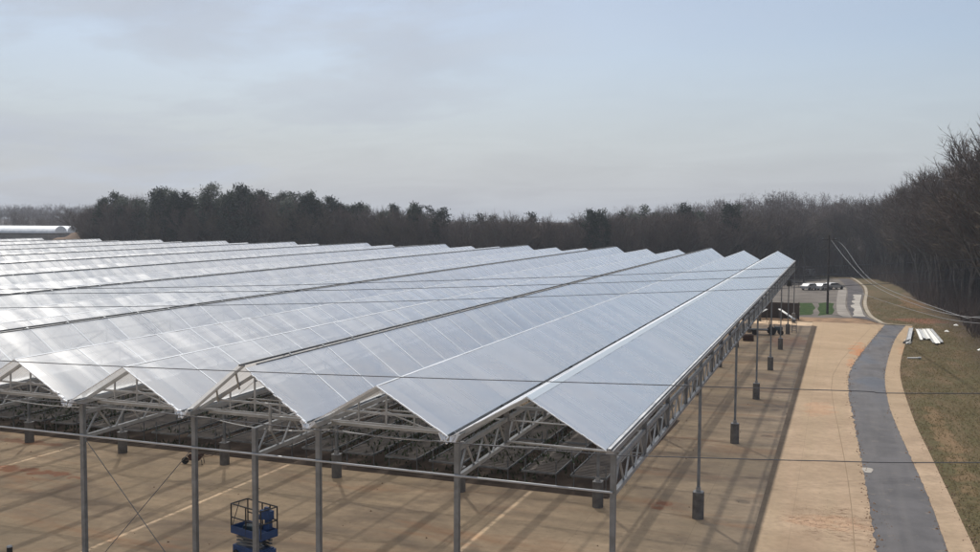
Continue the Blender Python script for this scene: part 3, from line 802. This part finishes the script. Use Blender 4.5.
b = MB(); b.bar((6.75, 101.6, th(6.75, 101.6) + .1), (7.95, 102.0, th(7.9, 102) + .12), .15, n=12); b.build('pipe', M['white_pl'], t)
b = MB(); b.bar((7.75, 101.95, th(7.8, 102) + .12), (8.02, 102.03, th(7.9, 102) + .12), .21, n=12); b.build('collar', M['alu'], t)
for k, (x, y, lb) in enumerate(((13.2, 131, 'small white scrap of sheeting at the edge of the woods above the channels'), (15.2, 140, 'pale scrap of sheeting lying highest on the bank by the trees'), (14.6, 112, 'white scrap of sheeting at the right edge, below the woods'))):
    b = MB(); z = th(x, y)
    for j in range(4):
        a = j * 1.4; b.face((x, y, z + .25), (x + .35 * cos(a), y + .5 * sin(a), z + .05), (x + .4 * cos(a + 1.3), y + .5 * sin(a + 1.3), z + .04))
    tag(b.build('plastic_scrap', M['white_pl']), lb, 'scrap', 'scraps of white sheeting on the bank')

# parked vehicles in the far lot
def vehicle(kind, loc, rz, label, m_):
    van = kind == 'van'
    t = thing('parked_' + kind, (0, 0, 0), label, kind, 'white vehicles parked in the gravel lot')
    L, H = (5.4, 2.2) if van else (4.6, 1.45)
    prof = ([(-2.7, .4), (-2.7, 2.1), (1.2, 2.2), (1.9, 1.35), (2.65, 1.15), (2.7, .4)] if van else
            [(-2.3, .4), (-2.3, .95), (-1.9, 1.0), (-1.4, 1.42), (.4, 1.45), (1.15, 1.0), (2.2, .85), (2.3, .4)])
    b = MB(); w = .9; n = len(prof)
    i0 = len(b.v); b.v += [(x, -w, z) for x, z in prof] + [(x, w, z) for x, z in prof]
    b.f.append(tuple(range(n))); b.f.append(tuple(reversed(range(n, 2 * n))))
    for k in range(n): b.f.append((k, n + k, n + (k + 1) % n, (k + 1) % n))
    b.build('body', m_, t, bevel=.06)
    for s_ in (-1, 1):
        b = MB()
        if van: b.face((.3, s_ * .905, 1.3), (1.2, s_ * .905, 1.3), (1.05, s_ * .905, 2.0), (.3, s_ * .905, 2.0))
        else: b.face((-1.55, s_ * .905, 1.02), (.9, s_ * .905, 1.02), (.35, s_ * .905, 1.38), (-1.3, s_ * .905, 1.38))
        b.build('window', M['glass'], t)
        for x in (-L / 2 + .9, L / 2 - .9):
            b = MB(); b.wheel((x, s_ * .82, .34), .34, .2, (0, 1, 0)); b.build('wheel', M['rubber'], t)
        b = MB(); b.box((L / 2 - .03, s_ * .6, .75), (.04, .3, .15)); b.build('headlight', M['lamp'], t)
    b = MB()
    if van: b.face((1.26, -.75, 2.08), (1.26, .75, 2.08), (1.88, .75, 1.42), (1.88, -.75, 1.42))
    else: b.face((.47, -.75, 1.43), (.47, .75, 1.43), (1.1, .75, 1.06), (1.1, -.75, 1.06))
    o = b.build('windscreen', M['glass'], t); o.location = (.012, 0, .012)
    t.location = loc; t.rotation_euler = (0, 0, rz)
zq = zt(210) + .012
vehicle('car', (-5.2, 209, zq), .9, 'white car at the left end of the row parked in the gravel lot', M['carwhite'])
vehicle('car', (-2.9, 210.5, zq), 1.1, 'white car right beside the utility pole in the gravel lot', M['carwhite'])
vehicle('car', (-.7, 213.5, zq), .7, 'white car at the right end of the row in the gravel lot', M['carwhite'])
vehicle('van', (-7.0, 266, zt(266) + .012), 1.3, 'white van alone at the far end of the lot near the woods', M['carwhite'])
for k, (x0, x1, y, lb) in enumerate(((-9.9, -3.2, 265.5, 'dark rail barrier farthest back in the gravel lot'), (-8.7, -4.0, 245, 'short dark rail barrier in the middle of the gravel lot'), (-11, -6.5, 218.5, 'dark rail barrier left of the row of white vehicles'))):
    t = thing('rail_barrier', (x0, y, zt(y)), lb, 'barrier', 'dark rail barriers in the gravel lot')
    b = MB(); z = zt(y)
    for h in (.55, .95): b.bar((x0, y, z + h), (x1, y + 1, z + h), .16)
    b.build('rail', M['blackp'], t)
    n = int((x1 - x0) / 1.6) + 1
    for j in range(n + 1):
        u = j / n; b = MB(); b.bar((x0 + (x1 - x0) * u, y + u, z), (x0 + (x1 - x0) * u, y + u, z + 1.05), .1); b.build('post', M['blackp'], t)

# hoop houses and soil mound at far left
t = thing('hoop_house', (-243, 230, 4), 'long pale hoop greenhouse seen over the roofs at the far left', 'greenhouse')
ax = Vector((.95, .35, 0)).normalized(); cr = Vector((-ax.y, ax.x, 0)); o0 = Vector((-270, 219, th(-250, 228) - .5))
zb = 6.6
for nm, m_, s0, s1 in (('film_cover', 'clip', .32, 1.0), ('side_wall', 'palegravel', 0, .32)):
    b = MB(); 
    for h in range(2):
        for k in range(22):
            for j in range(10):
                def q(u, v):
                    a = pi * v; P = o0 + ax * (u * 38) + cr * (h * 9 + 4.4 - 4.4 * cos(a)); return (P.x, P.y, zb + 1.9 + 2.2 * sin(a) + (.18 * sin(u * 22 * pi) ** 2))
                if nm == 'film_cover': b.face(q(k / 22, j / 10), q((k + 1) / 22, j / 10), q((k + 1) / 22, (j + 1) / 10), q(k / 22, (j + 1) / 10))
    if nm == 'film_cover':
        for h in range(2):
            for u in (0, 1):
                ctr = o0 + ax * (u * 38) + cr * (h * 9 + 4.4); arc = []
                for j in range(11):
                    a = pi * (j / 10); P = o0 + ax * (u * 38) + cr * (h * 9 + 4.4 - 4.4 * cos(a)); arc.append((P.x, P.y, zb + 1.9 + 2.2 * sin(a)))
                b.face(*arc)
    if nm == 'side_wall':
        c = o0 + ax * 19 + cr * 9; b.box((c.x, c.y, zb - .2), (38, 17.6, 3.6), atan2(ax.y, ax.x))
    b.build(nm, M[m_], t, smooth=nm == 'film_cover')
b = MB(); N = 28
for j in range(N + 1):
    for i in range(N + 1):
        u, v = i / N * 2 - 1, j / N * 2 - 1; r = sqrt(u * u + v * v)
        x, y = -219 + 17 * u, 229 + 9 * v
        b.v.append((x, y, 5.4 + 4.6 * max(0, 1 - r) ** 1.0 * (1 + .3 * noise.noise(Vector((x * .3, y * .3, 0)))) - .4))
for j in range(N):
    for i in range(N): a = j * (N + 1) + i; b.f.append((a, a + 1, a + N + 2, a + N + 1))
tag(b.build('soil_mound', M['mound'], smooth=True), kind='structure')

# ------------------------------------------------------------------ utility poles and overhead wires
def upole(x, y, h, label, arm=True, ins=3, base=None):
    z = th(x, y) if base is None else base
    t = thing('utility_pole', (x, y, z), label, 'utility pole', 'wooden utility poles')
    b = MB(); b.bar((x, y, z - .3), (x, y, z + h), .36, n=10, w2=.24); b.build('pole', M['polewood'], t)
    if arm:
        b = MB(); b.bar((x - 1.0, y + .15, z + h - .7), (x + 1.0, y + .15, z + h - .7), .11); b.build('crossarm', M['polewood'], t)
        for k in range(ins):
            b = MB(); b.cyl((x - .9 + k * 1.8 / (ins - 1), y + .15, z + h - .64), .06, .18, 8, .04); b.build('insulator', M['plate'], t)
    return z + h
upole(-1.3, 151, 12.0, 'tall dark utility pole rising from the grass behind the far corner of the greenhouse')
upole(-7.3, 229, 9.8, 'shorter dark utility pole standing in the gravel lot just beyond the white cars', False)
def wire(pts, r, label, m_='wire', k=8, group='overhead wires crossing above the greenhouse roofs'):
    q = []
    P = [pts[0]] + list(pts) + [pts[-1]]
    for i in range(1, len(P) - 2):
        a, b_, c, d = map(Vector, (P[i - 1], P[i], P[i + 1], P[i + 2]))
        for s_ in range(k):
            u = s_ / k; q.append(.5 * ((2 * b_) + (c - a) * u + (2 * a - 5 * b_ + 4 * c - d) * u * u + (3 * b_ - a - 3 * c + d) * u ** 3))
    q.append(Vector(pts[-1]))
    b = MB(); b.path(q, 2 * r, 6); return tag(b.build('overhead_wire', M[m_]), label, 'wire', group)
g_ = 'overhead wires crossing above the greenhouse roofs'
wire([(-80, -.2, 10.6), (-56, 16.9, 10.1), (-35.25, 31.72, 9.84), (-26.5, 38.2, 9.84), (-20.6, 42.5, 9.95), (-11.9, 48.9, 10.15), (-2.2, 55.7, 10.52), (8, 62.7, 10.95), (32, 79.5, 12.4), (58, 98, 14.4)], .016, 'highest of the three wires crossing the far half of the roofs')
wire([(-80, -.5, 10.3), (-56, 16.9, 9.85), (-35.25, 31.72, 9.62), (-26.5, 38.2, 9.57), (-20.6, 42.5, 9.6), (-11.9, 48.9, 9.76), (-2.2, 55.7, 10.04), (8, 62.7, 10.4), (32, 79.5, 11.8), (58, 98, 13.8)], .016, 'middle of the three wires crossing the far half of the roofs')
wire([(-80, -.8, 9.6), (-56, 16.9, 9.2), (-35.25, 31.72, 8.99), (-26.5, 38.2, 8.93), (-20.6, 42.5, 8.97), (-11.9, 48.9, 9.14), (-2.2, 55.7, 9.37), (8, 62.7, 9.77), (32, 79.5, 11.1), (58, 98, 13)], .016, 'lowest of the three wires crossing the far half of the roofs')
wire([(-46, 4.5, 11.6), (-30, 10.3, 10.6), (-16.8, 15.1, 9.95), (-11.8, 17, 9.74), (-8.2, 18.3, 9.63), (-4.7, 19.6, 9.54), (.32, 21.45, 9.41), (2.9, 22.4, 9.37), (20, 28.8, 9.5), (40, 36.2, 10.2)], .010, 'single wire crossing low over the front gables of the roofs')
wire([(-24, 4.9, 10.95), (-17, 7.2, 10.75), (-10.93, 9.81, 10.49), (-8.37, 10.76, 10.24), (-6.73, 11.37, 10.06), (-5.02, 12.0, 9.9), (-3.06, 12.73, 9.75), (-2.4, 12.98, 9.72), (-.16, 13.81, 9.67), (1.95, 14.59, 9.66), (10, 17.6, 9.75), (30, 25, 10.6)], .007, 'lowest wire, thin and dark across the slab and the road')
g2 = 'pale service wires sagging from the utility pole over the bank'
wire([(-1.1, 152, 10.6), (1.4, 138.5, 7.7), (4.0, 124.2, 5.6), (7.35, 98.7, 5.2), (9.38, 72.8, 6.5), (12, 42, 9.6)], .024, 'pale service wire from the top of the utility pole, sagging lowest over the bank', 'wire_lt', group=g2)
wire([(-.4, 152, 10.5), (.8, 150, 9.6), (2.95, 134.4, 6.85), (4.95, 119.2, 5.65), (8.93, 83.3, 5.8), (9.5, 72.8, 6.6), (12.3, 42, 9.7)], .024, 'pale service wire just right of the one from the pole top', 'wire_lt', group=g2)
wire([(-1.2, 151, 4.5), (4.23, 150.9, 2.3), (8.69, 109.9, 3.5), (10.1, 78.4, 5.6), (12.6, 42, 9.2)], .022, 'lower pale wire crossing the grass bank beyond the channels', 'wire_lt', group=g2)
upole(12.3, 41, 10.5, 'utility pole on the near bank carrying the pale service wires')
upole(58, 98.5, 12.4, 'utility pole among the trees carrying three roof-crossing wires on the right')
upole(-80, -1, 11.2, 'utility pole left of the greenhouse carrying three roof-crossing wires')
upole(40, 36.8, 9.5, 'utility pole right of the road carrying the wire over the front gables', False)
upole(-46, 4.2, 12.0, 'utility pole left of the slab carrying the wire over the front gables', False)

# ------------------------------------------------------------------ trees
M['bark'] = noisy('bark', (.07, .058, .05), (.125, .105, .09), 2, .9, obj=True)
M['bark_pale'] = noisy('pale_bark', (.095, .085, .075), (.15, .135, .12), 2, .9, obj=True)
M['twig'] = noisy('twigs', (.078, .055, .045), (.12, .085, .068), .3, .9, obj=True)
M['twig2'] = noisy('budding_twigs', (.10, .082, .05), (.14, .10, .065), .3, .9, obj=True)
M['pine'] = noisy('pine_needles', (.012, .022, .012), (.028, .042, .02), .5, .8, obj=True)
def skeleton(seed, h, spread=1.0, depth=4):
    rd = random.Random(seed); limbs = []; tips = []
    def grow(p, d, L, r, lv):
        n = 3; q = Vector(p); dd = Vector(d); pts = [Vector(q)]
        for k in range(n):
            dd = (dd + Vector((rd.uniform(-.14, .14), rd.uniform(-.14, .14), .06))).normalized(); q = q + dd * L / n; pts.append(Vector(q))
        limbs.append((pts, r, r * .55, lv))
        if lv >= depth: tips.append((pts[-1], dd, L, pts)); return
        nk = 4 if lv == 0 else rd.choice((3, 3, 4))
        for k in range(nk):
            u = rd.uniform(.35, 1) if lv else rd.uniform(.45, 1)
            i = min(int(u * n), n - 1); b_ = pts[i].lerp(pts[i + 1], u * n - i)
            az = rd.uniform(0, 6.28); tl = rd.uniform(.35, .85) * spread
            axp = dd.orthogonal().normalized(); axp.rotate(Matrix.Rotation(az, 3, dd))
            nd = (dd * cos(tl) + axp * sin(tl)); nd.z = nd.z * .8 + .18; nd.normalize()
            grow(b_, nd, L * rd.uniform(.52, .78), r * .5, lv + 1)
        grow(pts[-1], dd, L * .66, r * .55, lv + 1)
    grow((0, 0, 0), Vector((rd.uniform(-.04, .04), rd.uniform(-.04, .04), 1)), h * .42, h * .013, 0)
    mz = max(t_[0].z for t_ in tips); k = h / mz
    return [([p * k for p in pts], r, r2, lv) for pts, r, r2, lv in limbs], [(p * k, d, L * k, [q * k for q in pts]) for p, d, L, pts in tips], rd
def bare_tree(seed, h, ntw, spread, tm, bk, name='bare_tree'):
    limbs, tips, rd = skeleton(seed, h * .93, spread)
    t = thing(name, (0, 0, 0), 'x', 'tree')
    b = MB()
    for pts, r, r2, lv in limbs:
        for k in range(len(pts) - 1):
            ra = r + (r2 - r) * k / 3; rb = r + (r2 - r) * (k + 1) / 3
            b.bar(pts[k], pts[k + 1], 2 * ra + .03, n=5 if lv < 2 else 3, w2=2 * rb + .03)
    b.build('trunk', bk, t)
    b = MB()
    per = max(2, ntw // len(tips))
    for p, d, L, pts in tips:
        for k in range(per):
            i = rd.randrange(len(pts) - 1); o_ = pts[i].lerp(pts[i + 1], rd.random())
            v = (d + Vector((rd.gauss(0, .6), rd.gauss(0, .6), rd.gauss(.15, .5)))).normalized(); l = rd.uniform(.5, 1.5) * h / 18
            s_ = v.orthogonal().normalized(); s_.rotate(Matrix.Rotation(rd.uniform(0, 6.28), 3, v)); w = .022
            e = o_ + v * l
            b.face(o_ - s_ * w, o_ + s_ * w, e)
            for j in range(2):
                m_ = o_.lerp(e, rd.uniform(.2, .8)); v2 = (v + Vector((rd.gauss(0, .6), rd.gauss(0, .6), rd.gauss(0, .5)))).normalized()
                b.face(m_ - s_ * w * .8, m_ + s_ * w * .8, m_ + v2 * l * .55)
    b.build('crown', tm, t); return t
def pine_tree(seed, h):
    rd = random.Random(seed); t = thing('pine_tree', (0, 0, 0), 'x', 'tree')
    b = MB(); b.bar((0, 0, 0), (.2, .1, h * .55), .4, n=7, w2=.3); b.bar((.2, .1, h * .55), (.1, 0, h * .97), .3, n=6, w2=.05)
    c = MB()
    for k in range(46):
        u = (k + .5) / 46; z = h * (.45 + .53 * u); az = rd.uniform(0, 6.28)
        R_ = h * .125 * (1 - (u - .35) ** 2 * 1.7) * rd.uniform(.55, 1.1)
        R_ = max(R_, .3); e = Vector((R_ * cos(az), R_ * sin(az), z + R_ * .25)); b.bar((.15, .05, z - .3), e, .09, n=3, w2=.03)
        for j in range(75):
            q = e + Vector((rd.gauss(0, .46), rd.gauss(0, .46), rd.gauss(.1, .34))) * h / 18 * 1.1
            v = Vector((rd.gauss(0, 1), rd.gauss(0, 1), rd.gauss(.4, .8))).normalized() * rd.uniform(.3, .55); s_ = v.orthogonal().normalized() * .10
            c.face(q - s_, q + s_, q + v)
    b.build('trunk', M['bark'], t); c.build('crown', M['pine'], t); return t
BARE = [bare_tree(100 + k, 18, 2300, (.75, .9, 1.05, .85, .7, 1.0)[k], M['twig2'] if k in (2,) else M['twig'], M['bark_pale'] if k in (1, 4) else M['bark']) for k in range(6)]
PINE = [pine_tree(300 + k, 18) for k in range(3)]
# front edge of the woods: x, y, height of the trees
EDGE = [(-182, 188, 15.8), (-172, 183, 17.5), (-163.6, 179.3, 20.5), (-149, 179.4, 21.1), (-137, 178.5, 21.6), (-128.5, 181.6, 21.8), (-123, 183.6, 22.0), (-115.6, 186.4, 20.6), (-109, 188.8, 19.7), (-102.8, 191, 19.0), (-83.6, 193, 17.1),
        (-65.3, 194.4, 17.1), (-48.9, 200.5, 17.5), (-32.5, 206.6, 17.8), (-21.3, 221.4, 18.6), (-12.0, 247, 19.0), (-4.1, 274, 19.9), (3.0, 275, 22.2), (9.0, 266, 24.3), (13.5, 240, 25.4), (15.0, 217, 25.4), (15.0, 186, 25.0), (16.6, 166, 26.0), (17.8, 150, 25.8), (16.8, 125, 27.3), (18.2, 110, 26.7), (21, 92, 26.2), (23, 60, 20.1)]
seg = []; tot = 0
for a, b_ in zip(EDGE, EDGE[1:]): L = sqrt((b_[0] - a[0]) ** 2 + (b_[1] - a[1]) ** 2); seg.append((tot, L, a, b_)); tot += L
def on_edge(s_, back):
    for t0_, L, a, b_ in seg:
        if s_ <= t0_ + L or (t0_, L, a, b_) == seg[-1]:
            u = (s_ - t0_) / L; dx, dy = (b_[0] - a[0]) / L, (b_[1] - a[1]) / L
            x = a[0] + (b_[0] - a[0]) * u; y = a[1] + (b_[1] - a[1]) * u
            nx_, ny_ = -dy, dx                         # away from the site: walk goes left to right, woods lie to the left of the walk
            return x + nx_ * back, y + ny_ * back, a[2] + (b_[2] - a[2]) * u
LBL = {('bare', 'L'): 'bare grey-brown tree in the wood rising behind the left half of the greenhouse roofs', ('bare', 'C'): 'bare brown tree in the low even wood behind the middle of the greenhouse',
       ('bare', 'R'): 'bare brown tree on the wooded slope right of the road and gravel lot',
       ('pine', 'L'): 'dark evergreen pine in the taller clump of wood at the left', ('pine', 'C'): 'dark evergreen pine among the bare trees behind the middle of the greenhouse', ('pine', 'R'): 'dark evergreen pine among the bare trees right of the lot'}
random.seed(17); used = set(); nb = npn = 0
def place(kind, x, y, h, reg):
    src = (BARE if kind == 'bare' else PINE); k = random.randrange(len(src)); root = src[k]; s_ = h / 18
    loc = (x, y, th(x, y) - .1)
    if (kind, k) not in used:
        used.add((kind, k)); t = root; t.location = loc; t.rotation_euler = (0, 0, random.uniform(0, 6.28)); t.scale = (s_, s_, s_)
    else: t = dup(root, loc, random.uniform(0, 6.28), None, (s_ * random.uniform(.85, 1.15), s_ * random.uniform(.85, 1.15), s_))
    t['label'] = LBL[(kind, reg)]; t['group'] = ('bare trees of the ' if kind == 'bare' else 'pines of the ') + {'L': 'left wood', 'C': 'middle wood', 'R': 'right-hand slope'}[reg]
NT_ = 0; s_ = 0
while s_ < tot:
    for back in (random.uniform(0, 4), random.uniform(5, 14)):
        x, y, h = on_edge(min(s_ + random.uniform(-1, 1), tot - .1), back)
        reg = 'L' if x < -95 else ('C' if y < 250 and x < -8 else 'R')
        pr = .30 if -170 < x < -95 else (.10 if x < -8 else .015)
        if random.random() < pr: place('pine', x, y, h * random.uniform(.86, 1.02), reg); npn += 1
        elif nb < 295: place('bare', x, y, h * random.uniform(.84, 1.02), reg); nb += 1
    s_ += 1.35 if x < -90 else (2.6 if y < 225 and x < 0 else 3.4)
print('trees', nb, npn)

# the woods farther in, too dense to count: one object
import numpy as np
def arr(o):
    me = o.data; v = np.empty(len(me.vertices) * 3, 'f'); me.vertices.foreach_get('co', v); v = v.reshape(-1, 3)
    li = np.empty(len(me.loops), 'i'); me.loops.foreach_get('vertex_index', li); ls = np.empty(len(me.polygons), 'i'); me.polygons.foreach_get('loop_total', ls)
    return v, li, ls
rs = np.random.RandomState(4)
def thin(child, frac, fat=1.0):
    v, li, ls = arr(child); st = np.concatenate(([0], np.cumsum(ls)[:-1])); keep = rs.rand(len(ls)) < frac
    tri = [li[a:a + n] for a, n, k in zip(st, ls, keep) if k and n == 3]
    idx = np.array(tri); P = v[idx]                    # n,3,3
    if fat != 1: c = (P[:, 0:1] + P[:, 1:2]) / 2; P[:, :2] = c + (P[:, :2] - c) * fat
    return P.reshape(-1, 3)
def trunk_pts(h):
    m_ = MB(); m_.bar((0, 0, 0), (.1, 0, h * .6), .34, n=3, w2=.2); m_.bar((.1, 0, h * .6), (0, .2, h * .9), .2, n=3, w2=.06)
    out = []
    for f in m_.f:
        for k in range(1, len(f) - 1): out += [m_.v[f[0]], m_.v[f[k]], m_.v[f[k + 1]]]
    return np.array(out, 'f')
tp = trunk_pts(18)
crowns = [thin([c for c in b_.children if c.name.startswith('crown')][0], .16, 2.6) for b_ in BARE[:5]]
pcr = [thin([c for c in b_.children if c.name.startswith('crown')][0], .2, 2.2) for b_ in PINE[:2]]
def mass(name, places, m_, crowns_):
    out = []
    for x, y, z, h in places:
        c = crowns_[rs.randint(len(crowns_))]; a = rs.rand() * 6.28; s1 = h / 18
        Rm = np.array([[cos(a), -sin(a), 0], [sin(a), cos(a), 0], [0, 0, 1]], 'f') * s1
        out.append(np.concatenate((c, tp)) @ Rm.T + np.array([x, y, z], 'f'))
    V = np.concatenate(out); n = len(V); me = bpy.data.meshes.new(name); me.vertices.add(n); me.vertices.foreach_set('co', V.ravel())
    me.loops.add(n); me.loops.foreach_set('vertex_index', np.arange(n, dtype='i')); me.polygons.add(n // 3)
    me.polygons.foreach_set('loop_start', np.arange(0, n, 3, dtype='i')); me.update(); me.materials.append(m_)
    o = bpy.data.objects.new(name, me); COL.objects.link(o); return tag(o, kind='stuff')
pl_ = []; pp_ = []
s_ = 0
while s_ < tot:
    for back in (random.uniform(8, 20), random.uniform(18, 32), random.uniform(30, 50)):
        x, y, h = on_edge(min(s_, tot - .1), back)
        (pp_ if random.random() < (.12 if x < -95 else .05) else pl_).append((x, y, th(x, y) - .2, h * random.uniform(.82, 1.0)))
    s_ += 1.5
# far ridges
for k in range(520):
    x = random.uniform(-760, -330); y = 470 + random.uniform(-20, 60) + .25 * (x + 500) * -.4
    pl_.append((x, y, th(x, y) - .2, random.uniform(15, 20)))
for k in range(260):
    x = random.uniform(-80, 60); y = random.uniform(330, 380); pl_.append((x, y, th(x, y) - .2, random.uniform(13, 18) + (4 * ss(40, 0, abs(x + 24)))))
for k in range(300):
    x = random.uniform(-340, -190); y = random.uniform(300, 345); pl_.append((x, y, th(x, y) - .5, random.uniform(9, 13)))
for k in range(260):
    x = random.uniform(-34, 60); y = random.uniform(276, 335); pl_.append((x, y, th(x, y) - .2, random.uniform(12, 17)))
mass('woodland', pl_, M['twig'], crowns); mass('evergreen_woodland', pp_, M['pine'], pcr)
# underbrush along the edge
b = MB(); random.seed(8)
for k in range(70000):
    s_ = random.uniform(0, tot - .1); x, y, h = on_edge(s_, random.uniform(-1.5, 7) if random.random() < .8 else random.uniform(7, 30)); z = th(x, y)
    hh = random.uniform(.8, 5.5) * random.random() ** .5; v = Vector((random.gauss(0, .35), random.gauss(0, .35), 1)).normalized(); w = .035
    a = random.uniform(0, 6.28); z0 = z + random.uniform(0, 2.4) * random.random()
    b.face((x - w * cos(a), y - w * sin(a), z0), (x + w * cos(a), y + w * sin(a), z0), (x + v.x * hh, y + v.y * hh, z0 + v.z * hh))
for k in range(26000):
    x = random.uniform(-30, 34); y = 273 + 45 * random.random() ** 2 + (4 if x < -4 else 0); z = th(x, y); hh = random.uniform(1.5, 6); a = random.uniform(0, 6.28); w = .06
    z0 = z + random.uniform(0, 2.5); b.face((x - w * cos(a), y - w * sin(a), z0), (x + w * cos(a), y + w * sin(a), z0), (x + random.gauss(0, .3) * hh, y + random.gauss(0, .3) * hh, z0 + hh))
tag(b.build('underbrush', M['twig']), kind='stuff')

# ------------------------------------------------------------------ haze, sky, sun, camera
HAZE = 1
if HAZE:
    b = MB(); b.box((-150, 330, 28), (1900, 900, 76)); o = b.build('haze', None); tag(o, kind='stuff')
    m = bpy.data.materials.new('haze_air'); m.use_nodes = True; T = m.node_tree; T.nodes.clear()
    ou = T.nodes.new('ShaderNodeOutputMaterial'); pv = T.nodes.new('ShaderNodeVolumePrincipled')
    pv.inputs['Color'].default_value = (.80, .87, .98, 1); pv.inputs['Density'].default_value = .0003; pv.inputs['Anisotropy'].default_value = .2
    T.links.new(pv.outputs[0], ou.inputs['Volume']); o.data.materials.append(m)

SD = Vector((-2.52, 3.55, 6.95)).normalized()
EL = math.asin(SD.z); AZ = atan2(SD.x, SD.y)
w = bpy.data.worlds.new('World'); S.world = w; w.use_nodes = True; T = w.node_tree; t = NT(w); bg = T.nodes['Background']
sk = T.nodes.new('ShaderNodeTexSky'); sk.sky_type = 'NISHITA'; sk.sun_disc = False; sk.sun_elevation = EL; sk.sun_rotation = AZ; sk.dust_density = 2.2; sk.air_density = 1.0
tc = t.n('ShaderNodeTexCoord'); x, y, z = t.sep(tc.outputs['Generated'])
den = t.math('ADD', t.math('MAXIMUM', z, 0), .16)
cb = t.n('ShaderNodeCombineXYZ'); t.l(t.math('DIVIDE', x, den), cb.inputs[0]); t.l(t.math('DIVIDE', y, den), cb.inputs[1])
mp = t.n('ShaderNodeMapping'); mp.inputs['Scale'].default_value = (1, 1.5, 1); mp.inputs['Rotation'].default_value = (0, 0, .9); mp.inputs['Location'].default_value = (3.1, 1.2, 0); t.l(cb.outputs[0], mp.inputs[0])
n1 = t.noise(mp.outputs[0], .42, 6, .55, .5); n2 = t.noise(mp.outputs[0], 1.3, 6, .6, .6)
cl = t.math('ADD', t.math('MULTIPLY', n1, .72), t.math('MULTIPLY', n2, .28))
cov = t.ramp(cl, [(.42, .05), (.50, .6), (.60, .95)])
bright = t.ramp(n2, [(.3, (3.75, 4.0, 4.6)), (.7, (4.7, 5.05, 5.6))])
dv = t.n('ShaderNodeVectorMath', operation='DOT_PRODUCT'); t.l(tc.outputs['Generated'], dv.inputs[0]); dv.inputs[1].default_value = (.02, .955, .295)
hole = t.ramp(t.math('ADD', dv.outputs['Value'], t.math('MULTIPLY', t.math('SUBTRACT', n1, .5), .12)), [(.90, 0), (.965, 1)])
cov = t.math('MULTIPLY', cov, t.math('SUBTRACT', 1, t.math('MULTIPLY', hole, .75)))
lowz = t.ramp(z, [(.0, .92), (.20, 0)])
cov = t.math('MAXIMUM', cov, lowz)
col = t.mix(cov, sk.outputs[0], bright)
t.l(col, bg.inputs[0]); bg.inputs[1].default_value = .10

sl = bpy.data.lights.new('sun', 'SUN'); sl.energy = 4.5; sl.angle = R(1.2); sl.color = (1, .95, .87)
so = bpy.data.objects.new('sun', sl); COL.objects.link(so); so.rotation_euler = SD.to_track_quat('Z', 'Y').to_euler(); so.location = (0, 0, 60)

cam = bpy.data.cameras.new('camera'); co = bpy.data.objects.new('camera', cam); COL.objects.link(co)
cam.sensor_width = 36; cam.lens = 937.5 / 980 * 36; cam.clip_start = .2; cam.clip_end = 8000
co.matrix_world = Matrix.Translation((0, 0, 13)) @ Matrix.Rotation(.3554, 4, 'Z') @ Matrix.Rotation(pi / 2 - .058, 4, 'X') @ Matrix.Rotation(.006, 4, 'Z')
S.camera = co
S.view_settings.view_transform = 'Standard'; S.view_settings.look = 'None'; S.view_settings.exposure = .18; S.view_settings.gamma = 1
S.render.engine = 'CYCLES'
S.cycles.max_bounces = 7; S.cycles.diffuse_bounces = 3; S.cycles.glossy_bounces = 3; S.cycles.transmission_bounces = 4; S.cycles.transparent_max_bounces = 10; S.cycles.volume_bounces = 0
S.cycles.use_denoising = True; S.cycles.caustics_reflective = False
